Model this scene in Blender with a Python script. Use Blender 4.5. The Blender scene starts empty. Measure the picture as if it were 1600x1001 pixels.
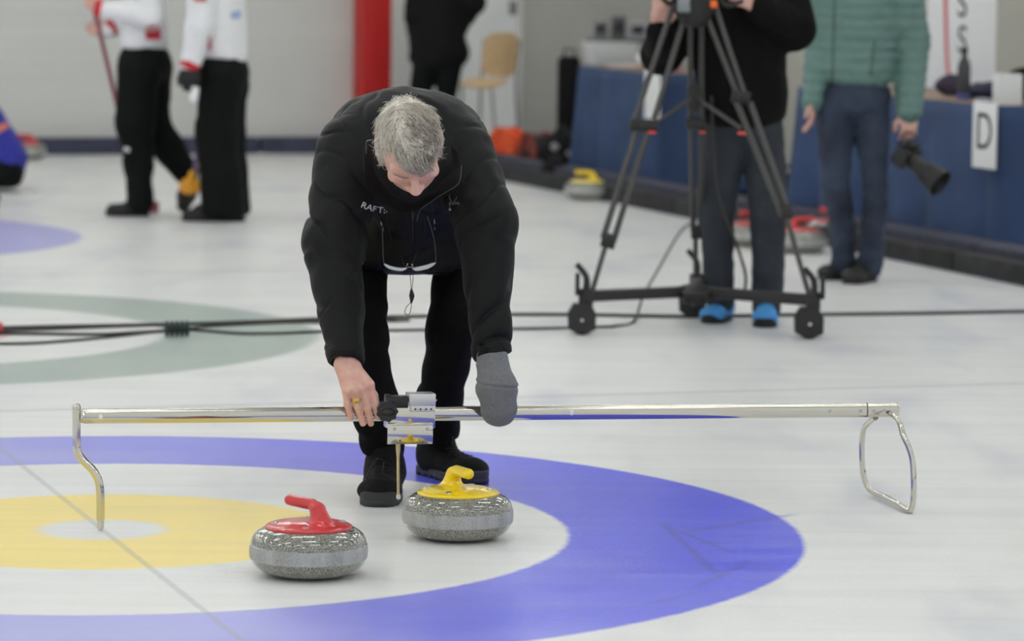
import bpy, bmesh, math, random
import numpy as np
from mathutils import Matrix, Vector
from mathutils.bvhtree import BVHTree

C = bpy.context.scene.collection
SC = bpy.context.scene
rad = math.radians

# ------------------------------------------------------------ camera
FPX, CAMH, PITCH, ROLL = 5504.7, 1.4777, 0.10036, 0.01196
cd = bpy.data.cameras.new('camera'); cam = bpy.data.objects.new('camera', cd); C.objects.link(cam)
cam.matrix_world = Matrix.Translation((0, 0, CAMH)) @ Matrix.Rotation(math.pi/2-PITCH, 4, 'X') @ Matrix.Rotation(ROLL, 4, 'Z')
cd.sensor_width = 36; cd.lens = FPX/1600*36; cd.clip_end = 200
cd.dof.use_dof = True; cd.dof.focus_distance = 9.05; cd.dof.aperture_fstop = 3.6; cd.dof.aperture_blades = 9
SC.camera = cam

# ------------------------------------------------------------ world, exposure
w = bpy.data.worlds.new('hall_air'); SC.world = w; w.use_nodes = True
w.node_tree.nodes['Background'].inputs[0].default_value = (0.97, 0.99, 0.99, 1)
w.node_tree.nodes['Background'].inputs[1].default_value = 0.80
SC.view_settings.view_transform = 'Standard'; SC.view_settings.look = 'None'
SC.view_settings.exposure = 0.0; SC.view_settings.gamma = 1; SC.view_settings.use_curve_mapping = False
TUBE_STRENGTH = 28.0

# ------------------------------------------------------------ frames of reference
TEE = np.array([-1.064, 9.101]); AL = 0.3114; SHEET = 5.011
UV = np.array([math.cos(AL), math.sin(AL)]); VV = np.array([-math.sin(AL), math.cos(AL)])
def S(u, v, z=0.0):                       # sheet coordinates (u along the sheet, v across) to world
    p = TEE + u*UV + v*VV; return Vector((p[0], p[1], z))
def W(px, py, Y):                         # world point at distance Y on the sight line of a photo pixel
    x, y = px-800, -(py-500.5)
    x, y = math.cos(ROLL)*x-math.sin(ROLL)*y, math.sin(ROLL)*x+math.cos(ROLL)*y
    d = Vector((x, FPX*math.cos(PITCH)+y*math.sin(PITCH), -FPX*math.sin(PITCH)+y*math.cos(PITCH)))
    return Vector((0, 0, CAMH)) + d*(Y/d.y)
def G(px, py, z=0.0):                     # world point at height z on that sight line
    a = W(px, py, 1.0); o = Vector((0, 0, CAMH)); d = a-o
    return o + d*((z-CAMH)/d.z)

# ------------------------------------------------------------ materials
def lin(c):
    return tuple(((v/255)/12.92 if v/255 <= .04045 else ((v/255+.055)/1.055)**2.4) for v in c)
def mat(name, col, rough=.6, metal=0, noise=0, nscale=20, bump=0, bscale=60, coat=0, sheen=0, col2=None, spec=None,
        stretch=(1, 1, 1), trans=0, alpha=1, emit=0, sss=0, contrast=(.35, .65), coatr=.05):
    m = bpy.data.materials.new(name); m.use_nodes = True
    nt = m.node_tree; b = nt.nodes['Principled BSDF']; L = nt.links.new
    c = (*lin(col), 1); b.inputs['Base Color'].default_value = c
    b.inputs['Roughness'].default_value = rough; b.inputs['Metallic'].default_value = metal
    if coat: b.inputs['Coat Weight'].default_value = coat; b.inputs['Coat Roughness'].default_value = coatr
    if sheen: b.inputs['Sheen Weight'].default_value = sheen; b.inputs['Sheen Roughness'].default_value = .5
    if spec is not None: b.inputs['Specular IOR Level'].default_value = spec
    if trans: b.inputs['Transmission Weight'].default_value = trans
    if alpha < 1: b.inputs['Alpha'].default_value = alpha
    if sss: b.inputs['Subsurface Weight'].default_value = sss; b.inputs['Subsurface Radius'].default_value = (.012, .005, .003); b.inputs['Subsurface Scale'].default_value = 1
    if emit: b.inputs['Emission Color'].default_value = c; b.inputs['Emission Strength'].default_value = emit
    if noise or col2 or bump:
        tc = nt.nodes.new('ShaderNodeTexCoord'); mp = nt.nodes.new('ShaderNodeMapping'); mp.inputs['Scale'].default_value = stretch
        L(tc.outputs['Object'], mp.inputs[0])
    if noise or col2:
        n = nt.nodes.new('ShaderNodeTexNoise'); n.inputs['Scale'].default_value = nscale; n.inputs['Detail'].default_value = 5
        L(mp.outputs[0], n.inputs[0])
        r = nt.nodes.new('ShaderNodeValToRGB'); L(n.outputs[0], r.inputs[0])
        r.color_ramp.elements[0].position = contrast[0]; r.color_ramp.elements[1].position = contrast[1]
        d = (*lin(col2), 1) if col2 else (*[v*(1-noise) for v in c[:3]], 1)
        r.color_ramp.elements[0].color = d; r.color_ramp.elements[1].color = c
        L(r.outputs[0], b.inputs['Base Color'])
    if bump:
        n2 = nt.nodes.new('ShaderNodeTexNoise'); n2.inputs['Scale'].default_value = bscale; n2.inputs['Detail'].default_value = 4
        L(mp.outputs[0], n2.inputs[0])
        bp = nt.nodes.new('ShaderNodeBump'); bp.inputs['Strength'].default_value = 1; bp.inputs['Distance'].default_value = bump
        L(n2.outputs[0], bp.inputs['Height']); L(bp.outputs[0], b.inputs['Normal'])
    return m

def granite():
    m = bpy.data.materials.new('granite'); m.use_nodes = True; nt = m.node_tree; b = nt.nodes['Principled BSDF']; L = nt.links.new
    N = nt.nodes.new
    tc = N('ShaderNodeTexCoord')
    n1 = N('ShaderNodeTexNoise'); n1.inputs['Scale'].default_value = 300; n1.inputs['Detail'].default_value = 3; L(tc.outputs['Object'], n1.inputs[0])
    r1 = N('ShaderNodeValToRGB'); L(n1.outputs[0], r1.inputs[0]); e = r1.color_ramp.elements
    e[0].position = .33; e[0].color = (*lin((50, 50, 46)), 1); e[1].position = .60; e[1].color = (*lin((150, 150, 140)), 1)
    k = e.new(.44); k.color = (*lin((112, 112, 103)), 1)
    v = N('ShaderNodeTexVoronoi'); v.inputs['Scale'].default_value = 190; L(tc.outputs['Object'], v.inputs[0])
    n3 = N('ShaderNodeTexNoise'); n3.inputs['Scale'].default_value = 70; L(tc.outputs['Object'], n3.inputs[0])
    mm = N('ShaderNodeMath'); mm.operation = 'MULTIPLY'; mm.inputs[1].default_value = .52; L(n3.outputs[0], mm.inputs[0])
    lt = N('ShaderNodeMath'); lt.operation = 'LESS_THAN'; L(v.outputs['Distance'], lt.inputs[0]); L(mm.outputs[0], lt.inputs[1])
    vr = N('ShaderNodeSeparateColor'); L(v.outputs['Color'], vr.inputs[0])
    g = N('ShaderNodeMath'); g.operation = 'GREATER_THAN'; g.inputs[1].default_value = .72; L(vr.outputs[0], g.inputs[0])
    g2 = N('ShaderNodeMath'); g2.operation = 'MULTIPLY'; L(lt.outputs[0], g2.inputs[0]); L(g.outputs[0], g2.inputs[1])
    mx = N('ShaderNodeMixRGB'); L(g2.outputs[0], mx.inputs[0]); L(r1.outputs[0], mx.inputs[1]); mx.inputs[2].default_value = (*lin((62, 62, 58)), 1)
    # the ground striking band: paler and matt
    sp = N('ShaderNodeSeparateXYZ'); L(tc.outputs['Object'], sp.inputs[0])
    a1 = N('ShaderNodeMath'); a1.operation = 'GREATER_THAN'; a1.inputs[1].default_value = .043; L(sp.outputs[2], a1.inputs[0])
    a2 = N('ShaderNodeMath'); a2.operation = 'LESS_THAN'; a2.inputs[1].default_value = .0778; L(sp.outputs[2], a2.inputs[0])
    bd = N('ShaderNodeMath'); bd.operation = 'MULTIPLY'; L(a1.outputs[0], bd.inputs[0]); L(a2.outputs[0], bd.inputs[1])
    mp = N('ShaderNodeMapping'); mp.inputs['Scale'].default_value = (26, 26, 1.5); L(tc.outputs['Object'], mp.inputs[0])
    n4 = N('ShaderNodeTexNoise'); n4.inputs['Scale'].default_value = 1; L(mp.outputs[0], n4.inputs[0])
    r4 = N('ShaderNodeMapRange'); r4.inputs[1].default_value = .35; r4.inputs[2].default_value = .65; r4.inputs[3].default_value = .3; r4.inputs[4].default_value = .66; L(n4.outputs[0], r4.inputs[0])
    bm_ = N('ShaderNodeMath'); bm_.operation = 'MULTIPLY'; L(bd.outputs[0], bm_.inputs[0]); L(r4.outputs[0], bm_.inputs[1])
    m2 = N('ShaderNodeMixRGB'); L(bm_.outputs[0], m2.inputs[0]); L(mx.outputs[0], m2.inputs[1]); m2.inputs[2].default_value = (*lin((186, 188, 192)), 1)
    L(m2.outputs[0], b.inputs['Base Color'])
    rr = N('ShaderNodeMapRange'); rr.inputs[3].default_value = .12; rr.inputs[4].default_value = .55; L(bd.outputs[0], rr.inputs[0]); L(rr.outputs[0], b.inputs['Roughness'])
    cw = N('ShaderNodeMapRange'); cw.inputs[3].default_value = .9; cw.inputs[4].default_value = .1; L(bd.outputs[0], cw.inputs[0]); L(cw.outputs[0], b.inputs['Coat Weight'])
    b.inputs['Coat Roughness'].default_value = .03
    return m

# ------------------------------------------------------------ object helpers
def setp(o, label=None, cat=None, group=None, kind=None):
    if label: o['label'] = label
    if cat: o['category'] = cat
    if group: o['group'] = group
    if kind: o['kind'] = kind
    return o
def thing(name, label, cat, loc=(0, 0, 0), rotz=0, group=None):
    o = bpy.data.objects.new(name, None); C.objects.link(o); o.empty_display_size = .1
    o.location = loc; o.rotation_euler = (0, 0, rotz); return setp(o, label, cat, group)
def rootloc(p):
    while p.parent: p = p.parent
    return np.array(p.location)
def raw(name, V, F, m, parent=None, local=False, smooth=True, loc=None):
    V = np.asarray(V, dtype=np.float64)
    if parent is not None and not local: V = V - rootloc(parent)
    if loc is not None: V = V - np.array(loc)
    me = bpy.data.meshes.new(name)
    if isinstance(F, np.ndarray):
        nf = len(F); k = F.shape[1]
        me.vertices.add(len(V)); me.vertices.foreach_set('co', V.astype(np.float32).ravel())
        me.loops.add(nf*k); me.loops.foreach_set('vertex_index', F.astype(np.int32).ravel())
        me.polygons.add(nf); me.polygons.foreach_set('loop_start', np.arange(0, nf*k, k, dtype=np.int32))
        me.update(calc_edges=True)
    else:
        me.from_pydata([tuple(v) for v in V], [], F)
    me.validate()
    for mm in (m if isinstance(m, (list, tuple)) else [m]): me.materials.append(mm)
    if smooth:
        me.shade_smooth()
        if smooth is not True: me.set_sharp_from_angle(angle=smooth)
    o = bpy.data.objects.new(name, me); C.objects.link(o)
    if parent is not None: o.parent = parent
    if loc is not None: o.location = loc
    return o

def catmull(P, n=8, closed=False):
    P = [Vector(p) for p in P]; out = []; N = len(P)
    rng = range(N) if closed else range(N-1)
    for i in rng:
        if closed: p0, p1, p2, p3 = P[(i-1) % N], P[i], P[(i+1) % N], P[(i+2) % N]
        else: p0, p1, p2, p3 = P[max(i-1, 0)], P[i], P[i+1], P[min(i+2, N-1)]
        for k in range(n):
            t = k/n
            out.append(.5*((2*p1)+(p2-p0)*t+(2*p0-5*p1+4*p2-p3)*t*t+(3*p1-p0-3*p2+p3)*t**3))
    if not closed: out.append(P[-1].copy())
    return out

class MB:
    def __init__(s): s.V = []; s.F = []; s.mi = []; s.cur = 0
    def add(s, V, F):
        o = len(s.V); s.V += [Vector(v) for v in V]; s.F += [[o+i for i in f] for f in F]; s.mi += [s.cur]*len(F); return s
    def box(s, c, size, rot=None, bev=0, taper=1.0):
        bm = bmesh.new(); bmesh.ops.create_cube(bm, size=1)
        for v in bm.verts:
            t = taper if v.co.z > 0 else 1
            v.co = Vector((v.co.x*size[0]*t, v.co.y*size[1]*t, v.co.z*size[2]))
        if bev: bmesh.ops.bevel(bm, geom=list(bm.edges), offset=bev, segments=2, affect='EDGES', profile=.5)
        M = Matrix.Translation(c) @ (rot.to_4x4() if rot is not None else Matrix())
        bm.verts.index_update()
        s.add([M @ v.co for v in bm.verts], [[v.index for v in f.verts] for f in bm.faces]); bm.free(); return s
    def tube(s, P, r, seg=12, closed=False, sm=0, sq=None, up=None):
        P = [Vector(p) for p in P]
        if sm: 
            if not isinstance(r, (int, float)):
                k = len(P); r = [r[min(int(i/sm), k-1)]*(1-(i/sm) % 1)+r[min(int(i/sm)+1, k-1)]*((i/sm) % 1) for i in range((k-1)*sm+1)]
            P = catmull(P, sm, closed)
        n = len(P); R = [r]*n if isinstance(r, (int, float)) else list(r)
        T = []
        for i in range(n):
            a = P[(i-1) % n] if (closed or i > 0) else P[0]; b = P[(i+1) % n] if (closed or i < n-1) else P[-1]
            T.append((b-a).normalized())
        u = Vector(up) if up is not None else (Vector((0, 0, 1)) if abs(T[0].z) < .9 else Vector((1, 0, 0)))
        u = (u-T[0]*u.dot(T[0])).normalized(); V = []; F = []
        for i in range(n):
            u = (u-T[i]*u.dot(T[i])).normalized(); v = T[i].cross(u)
            for k in range(seg):
                a = 2*math.pi*k/seg; ca, sa = math.cos(a), math.sin(a)
                if sq: e, kx, ky = sq; ca, sa = kx*math.copysign(abs(ca)**e, ca), ky*math.copysign(abs(sa)**e, sa)
                V.append(P[i]+(u*ca+v*sa)*R[i])
        m = n if closed else n-1
        for i in range(m):
            for k in range(seg):
                j = (i+1) % n; F.append([i*seg+k, i*seg+(k+1) % seg, j*seg+(k+1) % seg, j*seg+k])
        if not closed: F.append(list(range(seg))[::-1]); F.append([(n-1)*seg+k for k in range(seg)])
        return s.add(V, F)
    def lathe(s, prof, seg=48, M=None):
        V = []; F = []; n = len(prof)
        for (r, z) in prof:
            for k in range(seg): a = 2*math.pi*k/seg; V.append(Vector((r*math.cos(a), r*math.sin(a), z)))
        for i in range(n-1):
            for k in range(seg): F.append([i*seg+k, i*seg+(k+1) % seg, (i+1)*seg+(k+1) % seg, (i+1)*seg+k])
        F.append(list(range(seg))[::-1]); F.append([(n-1)*seg+k for k in range(seg)])
        if M is not None: V = [M @ v for v in V]
        return s.add(V, F)
    def cyl(s, a, b, r, seg=20, bev=0):
        a = Vector(a); b = Vector(b); L = (b-a).length; M = Matrix.Translation(a) @ (b-a).to_track_quat('Z', 'Y').to_matrix().to_4x4()
        bv = min(bev, r*.5, L*.4)
        return s.lathe([(r-bv, 0), (r, bv), (r, L-bv), (r-bv, L)] if bv else [(r, 0), (r, L)], seg, M)
    def ball(s, c, r, seg=16):
        c = Vector(c); pr = [(max(r*math.sin(math.pi*i/10), 1e-4), -r*math.cos(math.pi*i/10)) for i in range(11)]
        return s.lathe(pr, seg, Matrix.Translation(c))
    def prism(s, poly, y0, y1, M=None):   # poly of (x,z), extruded along y
        n = len(poly); V = [Vector((x, y0, z)) for x, z in poly]+[Vector((x, y1, z)) for x, z in poly]
        F = [list(range(n)), list(range(n, 2*n))[::-1]]+[[i, n+i, n+(i+1) % n, (i+1) % n] for i in range(n)]
        if M is not None: V = [M @ v for v in V]
        return s.add(V, F)
    def build(s, name, m, parent=None, local=False, smooth=.6, loc=None):
        o = raw(name, [tuple(v) for v in s.V], s.F, m, parent, local, smooth, loc)
        me = o.data
        if any(s.mi) and len(me.polygons) == len(s.mi): me.polygons.foreach_set('material_index', s.mi)
        bm = bmesh.new(); bm.from_mesh(me); bmesh.ops.recalc_face_normals(bm, faces=bm.faces); bm.to_mesh(me); bm.free()
        return o

# ------------------------------------------------------------ signed-distance modelling (smooth bodies and cloth)
def vnoise(P, sc, seed=0):
    Q = P/sc + seed*17.31; I = np.floor(Q).astype(np.int64); f = Q-I; f = f*f*(3-2*f)
    def hsh(x, y, z):
        n = (x*374761393+y*668265263+z*2147483647+seed*1274126177) & 0xffffffff
        n = ((n ^ (n >> 13))*1274126177) & 0xffffffff
        return ((n ^ (n >> 16)) & 0xffff)/65535.*2-1
    r = 0
    for dx in (0, 1):
        for dy in (0, 1):
            for dz in (0, 1):
                wgt = (f[:, 0] if dx else 1-f[:, 0])*(f[:, 1] if dy else 1-f[:, 1])*(f[:, 2] if dz else 1-f[:, 2])
                r = r+wgt*hsh(I[:, 0]+dx, I[:, 1]+dy, I[:, 2]+dz)
    return r
def A3(p): return np.array([p[0], p[1], p[2]], dtype=float)
def cap(P, a, b, ra, rb):
    a = A3(a); b = A3(b); d = b-a; t = np.clip(((P-a)@d)/max(d@d, 1e-9), 0, 1)
    return np.linalg.norm(P-a-t[:, None]*d, axis=1)-(ra+(rb-ra)*t)
def ecap(P, a, b, ra, rb, side):
    # elliptical tapered capsule; ra=(side radius, other radius)
    a = A3(a); b = A3(b); d = b-a; L = math.sqrt(d@d); z = d/L; x = A3(side); x = x-z*(x@z); x /= np.linalg.norm(x); y = np.cross(z, x)
    t = np.clip(((P-a)@z)/L, 0, 1); q = P-a-(t*L)[:, None]*z
    rx = ra[0]+(rb[0]-ra[0])*t; ry = ra[1]+(rb[1]-ra[1])*t; mn = np.minimum(rx, ry)
    k = np.sqrt(((q@x)/rx)**2+((q@y)/ry)**2+((q@z)/mn)**2)
    return (k-1)*mn
def ell(P, c, r, R=None):
    q = P-A3(c)
    if R is not None: q = q@np.array(R)      # columns of R are local axes
    r = np.array(r); k = np.linalg.norm(q/r, axis=1); k2 = np.linalg.norm(q/(r*r), axis=1)
    return k*(k-1)/np.maximum(k2, 1e-9)
def bx(P, c, h, R=None, r=.005):
    q = P-A3(c)
    if R is not None: q = q@np.array(R)
    q = np.abs(q)-(np.array(h)-r)
    return np.linalg.norm(np.maximum(q, 0), axis=1)+np.minimum(q.max(axis=1), 0)-r
def su(a, b, k):
    h = np.clip(.5+.5*(b-a)/k, 0, 1); return b+(a-b)*h-k*h*(1-h)
def ss(a, b, k): return -su(-a, b, k)       # a minus b, smooth
def sdf(f, lo, hi, h, B=8):
    lo = A3(lo); hi = A3(hi); n = (np.ceil((hi-lo)/h/B).astype(int))*B; N = n+1
    V = np.full(N, 1.0, dtype=np.float32); nb = n//B
    bc = np.stack(np.meshgrid(*[np.arange(k) for k in nb], indexing='ij'), -1).reshape(-1, 3)
    cc = lo+(bc+.5)*B*h; fc = f(cc)
    off = np.stack(np.meshgrid(*[np.arange(B+1)]*3, indexing='ij'), -1).reshape(-1, 3)
    for b, v in zip(bc, fc):
        s = b*B
        if v < 0: V[s[0]:s[0]+B+1, s[1]:s[1]+B+1, s[2]:s[2]+B+1] = -1
    act = bc[np.abs(fc) < B*h*.87*1.5+.02]
    for i in range(0, len(act), 200):
        ch = act[i:i+200]; I = (ch[:, None, :]*B+off[None]).reshape(-1, 3)
        V[I[:, 0], I[:, 1], I[:, 2]] = f(lo+I*h)
    V[0] = V[-1] = 1; V[:, 0] = V[:, -1] = 1; V[:, :, 0] = V[:, :, -1] = 1
    Sg = V < 0; c = np.zeros(n, dtype=np.int8)
    cor = [(x, y, z) for x in (0, 1) for y in (0, 1) for z in (0, 1)]
    for x, y, z in cor: c += Sg[x:x+n[0], y:y+n[1], z:z+n[2]]
    ac = (c > 0) & (c < 8); a = np.stack(np.nonzero(ac), -1); idx = np.full(n, -1, dtype=np.int64); idx[ac] = np.arange(len(a))
    pos = np.zeros((len(a), 3)); cnt = np.zeros(len(a))
    for p in cor:
        for ax in range(3):
            if p[ax]: continue
            q = list(p); q[ax] = 1
            v1 = V[a[:, 0]+p[0], a[:, 1]+p[1], a[:, 2]+p[2]]; v2 = V[a[:, 0]+q[0], a[:, 1]+q[1], a[:, 2]+q[2]]
            m = (v1 < 0) != (v2 < 0); t = np.where(m, v1/np.where(m, v1-v2, 1), 0)
            pp = np.tile(np.array(p, float), (len(a), 1)); pp[:, ax] += t; pos += pp*m[:, None]; cnt += m
    verts = lo+h*(a+pos/cnt[:, None]); F = []
    for ax in range(3):
        o1, o2 = [(1, 2), (2, 0), (0, 1)][ax]
        sl1 = [slice(None)]*3; sl2 = [slice(None)]*3; sl1[ax] = slice(0, -1); sl2[ax] = slice(1, None)
        s1 = Sg[tuple(sl1)]; s2 = Sg[tuple(sl2)]; e = np.stack(np.nonzero(s1 != s2), -1)
        e = e[(e[:, o1] > 0) & (e[:, o2] > 0) & (e[:, o1] < n[o1]) & (e[:, o2] < n[o2])]
        if not len(e): continue
        def ci(d1, d2): q = e.copy(); q[:, o1] -= d1; q[:, o2] -= d2; return idx[q[:, 0], q[:, 1], q[:, 2]]
        f4 = np.stack([ci(1, 1), ci(0, 1), ci(0, 0), ci(1, 0)], -1)
        fl = s1[e[:, 0], e[:, 1], e[:, 2]]; f4[~fl] = f4[~fl][:, ::-1]; F.append(f4)
    return verts, np.concatenate(F)
def solid(name, f, lo, hi, h, m, parent=None, local=False, loc=None):
    V, F = sdf(f, lo, hi, h); return raw(name, V, F, m, parent, local, True, loc)

#@@PARTS
# ------------------------------------------------------------ the setting
def ice_material():
    m = bpy.data.materials.new('painted_ice'); m.use_nodes = True; nt = m.node_tree; b = nt.nodes['Principled BSDF']; L = nt.links.new; N = nt.nodes.new
    tc = N('ShaderNodeTexCoord')     # object coordinates = world metres
    def math_(op, a, c=None, cl=False):
        n = N('ShaderNodeMath'); n.operation = op; n.use_clamp = cl
        for i, v in enumerate((a, c)):
            if v is None: continue
            if isinstance(v, (int, float)): n.inputs[i].default_value = v
            else: L(v, n.inputs[i])
        return n.outputs[0]
    def noise(sc, st=(1, 1, 1), det=3, rot=0):
        mp = N('ShaderNodeMapping'); mp.inputs['Scale'].default_value = st; mp.inputs['Rotation'].default_value = (0, 0, rot); L(tc.outputs['Object'], mp.inputs[0])
        n = N('ShaderNodeTexNoise'); n.inputs['Scale'].default_value = sc; n.inputs['Detail'].default_value = det; L(mp.outputs[0], n.inputs[0]); return n.outputs[0]
    def mrange(v, a, c, lo=0, hi=1, smooth=True):
        n = N('ShaderNodeMapRange'); n.interpolation_type = 'SMOOTHSTEP' if smooth else 'LINEAR'
        n.inputs[1].default_value = a; n.inputs[2].default_value = c; n.inputs[3].default_value = lo; n.inputs[4].default_value = hi; L(v, n.inputs[0]); return n.outputs[0]
    def mix(f, a, c):
        n = N('ShaderNodeMixRGB')
        if isinstance(f, (int, float)): n.inputs[0].default_value = f
        else: L(f, n.inputs[0])
        for i, v in ((1, a), (2, c)):
            if isinstance(v, tuple): n.inputs[i].default_value = (*lin(v), 1)
            else: L(v, n.inputs[i])
        return n.outputs[0]
    mp = N('ShaderNodeMapping'); mp.vector_type = 'TEXTURE'; mp.inputs['Location'].default_value = (TEE[0], TEE[1], 0); mp.inputs['Rotation'].default_value = (0, 0, AL)
    L(tc.outputs['Object'], mp.inputs[0]); sp = N('ShaderNodeSeparateXYZ'); L(mp.outputs[0], sp.inputs[0]); u, v = sp.outputs[0], sp.outputs[1]
    wob = math_('MULTIPLY', math_('SUBTRACT', noise(24), .5), .014)
    col = None
    base = mix(mrange(noise(1.3, (.5, 3, 1), 4, -AL), .3, .7), (236, 237, 235), (230, 231, 229))
    col = base
    # noise-broken wash of the ring paint: deeper blue towards the back line of this sheet
    ring_noise = noise(.9, (1, 1.5, 1), 4)
    ring_deep = mrange(math_('ADD', u, math_('MULTIPLY', math_('SUBTRACT', ring_noise, .5), 1.6)), -.55, 1.35)
    def house(k, outer, inner, c8, soft, col, o2=None):
        du = u; dv = math_('SUBTRACT', v, k*SHEET)
        d = math_('SQRT', math_('ADD', math_('MULTIPLY', du, du), math_('MULTIPLY', dv, dv)))
        d = math_('ADD', d, wob)
        oc = mix(math_('MULTIPLY', ring_deep, 1.0), outer, o2) if o2 else outer
        col = mix(mrange(d, 1.829-soft, 1.829+soft, 1, 0), col, oc)
        col = mix(mrange(d, 1.219-soft, 1.219+soft, 1, 0), col, base)
        col = mix(mrange(d, .61-soft, .61+soft, 1, 0), col, inner)
        col = mix(mrange(d, .165-.03, .165+.03, 1, 0), col, base)
        return col
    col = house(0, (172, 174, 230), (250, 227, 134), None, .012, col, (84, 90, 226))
    col = house(1, (168, 182, 173), (215, 170, 160), None, .03, col)
    col = house(2, (168, 168, 222), (225, 190, 120), None, .03, col)
    # grey lines under the ice
    def line(t, at, wd, amt, c=(150, 152, 152)):
        dd = math_('ABSOLUTE', math_('ADD', math_('SUBTRACT', t, at), math_('MULTIPLY', wob, .6)))
        return mix(math_('MULTIPLY', mrange(dd, wd*.4, wd*1.6, 1, 0), amt), col, c)
    col = line(u, 0, .009, .38)
    for k in range(4): col = line(v, 2.47+k*SHEET, .02, .38)
    # wet sweeping streaks and scuffs
    st = mrange(noise(2.0, (.4, 5, 1), 3, -.12), .4, .8, 0, .12); col = mix(st, col, (168, 170, 172))
    st2 = mrange(noise(1.0, (2.6, .8, 1), 3, .5), .45, .85, 0, .25); inb = math_('MULTIPLY', st2, ring_deep); col = mix(inb, col, (60, 60, 160))
    # a few crossing scrape marks in the blue, right of the stones
    def scr(px0, py0, px1, py1, wd, amt):
        nonlocal col
        a = G(px0, py0); c = G(px1, py1); ang = math.atan2(c.y-a.y, c.x-a.x); Ln = (c-a).length
        m2 = N('ShaderNodeMapping'); m2.vector_type = 'TEXTURE'; m2.inputs['Location'].default_value = (a.x, a.y, 0); m2.inputs['Rotation'].default_value = (0, 0, ang)
        L(tc.outputs['Object'], m2.inputs[0]); s2 = N('ShaderNodeSeparateXYZ'); L(m2.outputs[0], s2.inputs[0])
        x = s2.outputs[0]; y = math_('ADD', s2.outputs[1], math_('MULTIPLY', wob, 1.5))
        f = math_('MULTIPLY', mrange(math_('ABSOLUTE', y), 0, wd, 1, 0), math_('MULTIPLY', mrange(x, 0, .15), mrange(x, Ln-.15, Ln, 1, 0)))
        col = mix(math_('MULTIPLY', f, amt*1.5), col, (74, 78, 182))
    for q in ((1030, 812, 1130, 905, .02, .5), (1045, 835, 1260, 800, .03, .4), (1060, 850, 1190, 845, .03, .45), (1070, 925, 1190, 868, .02, .4), (1040, 822, 1160, 868, .015, .5), (1085, 840, 1215, 835, .02, .35), (980, 950, 1120, 920, .02, .3)): scr(*q)
    # footprint-like grey smudges
    L(col, b.inputs['Base Color'])
    b.inputs['Roughness'].default_value = .30
    b.inputs['Specular IOR Level'].default_value = .32; b.inputs['IOR'].default_value = 1.31
    bp = N('ShaderNodeBump'); bp.inputs['Strength'].default_value = 1; bp.inputs['Distance'].default_value = .0011
    L(noise(60, (1, 1, 1), 3), bp.inputs['Height']); L(bp.outputs[0], b.inputs['Normal'])
    return m
ICE = ice_material()
def slab(name, pts, z0, z1, m, kind='structure', **k):
    n = len(pts); V = [(p[0], p[1], z0) for p in pts]+[(p[0], p[1], z1) for p in pts]
    F = [list(range(n))[::-1], list(range(n, 2*n))]+[[i, (i+1) % n, n+(i+1) % n, n+i] for i in range(n)]
    o = raw(name, V, F, m, smooth=False); o['kind'] = kind; return o
UE = 5.60; VB = 17.62
slab('floor', [S(-14, -10), S(UE, -10), S(UE, VB), S(-14, VB)], -.12, 0, ICE)
carpet = mat('blue_grey_carpet', (64, 68, 88), .95, noise=.3, nscale=60, bump=.004, bscale=300)
slab('floor_carpet', [S(UE, -10), S(16, -10), S(16, VB+4.5), S(UE, VB+4.5)], -.12, .012, carpet)
foam = mat('dark_foam', (46, 46, 48), .9, noise=.5, nscale=9, bump=.003, bscale=80)
foamb = mat('blue_foam', (62, 66, 86), .85, noise=.35, nscale=7, bump=.003, bscale=80)
mb = MB(); 
for k in range(14):
    c = S(UE+.05, -8+k*1.98, .05); mb.box(c, (.10, 1.96, .10), Matrix.Rotation(AL, 3, 'Z'), .012)
o = mb.build('trim_1', foam); o['kind'] = 'structure'
mb = MB()
for k in range(14):
    c = S(UE+.22, -8+k*1.98, .07); mb.box(c, (.20, 1.96, .14), Matrix.Rotation(AL, 3, 'Z'), .015)
o = mb.build('trim_2', mat('carpet_edge', (66, 68, 84), .95, noise=.3, nscale=30)); o['kind'] = 'structure'
mb = MB()
for k in range(10):
    c = S(-13+k*1.98+.9, VB+.06, .065); mb.box(c, (1.96, .12, .13), Matrix.Rotation(AL, 3, 'Z'), .015)
o = mb.build('trim_3', foamb); o['kind'] = 'structure'

# far wall: pale insulated panels with shallow ribs
mb = MB(); nseg = 30; Hh = 4.6
def ribwall(a, b, zs):
    V = []; F = []
    nrm = Vector((VV[0], VV[1], 0))
    for i, (z, d) in enumerate(zs): V += [a+nrm*d+Vector((0, 0, z)), b+nrm*d+Vector((0, 0, z))]
    for i in range(len(zs)-1): F.append([2*i, 2*i+1, 2*i+3, 2*i+2])
    mb.add(V, F)
zs = []; z = 0
while z < Hh:
    zs += [(z, .0), (z+.086, .0), (z+.088, .004), (z+.098, .004), (z+.1, 0)]
    z += .1
ribwall(S(-14, VB+.13), S(5.5, VB+.13), zs)
mb.box(S(-4.25, VB+.35, Hh/2), (19.45, .3, Hh), Matrix.Rotation(AL, 3, 'Z'))
wallm = mat('pale_wall_panel', (206, 207, 204), .55, noise=.04, nscale=1.5, stretch=(.2, .2, 3))
o = mb.build('wall_back', wallm, smooth=False); o['kind'] = 'structure'
red = mat('red_paint', (186, 30, 30), .5)
wp = W(581, 100, 27.6)
mb = MB(); mb.box((wp.x, wp.y-.0, Hh/2), (.235, .3, Hh), Matrix.Rotation(AL, 3, 'Z'), .01)
o = mb.build('red_pillar', red); setp(o, 'red painted steel pillar standing at the end of the pale wall', 'pillar')
grey = mat('grey_wall', (176, 177, 173), .7, noise=.05, nscale=2)
grey2 = mat('mid_grey_wall', (166, 166, 159), .8, noise=.06, nscale=2)
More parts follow.
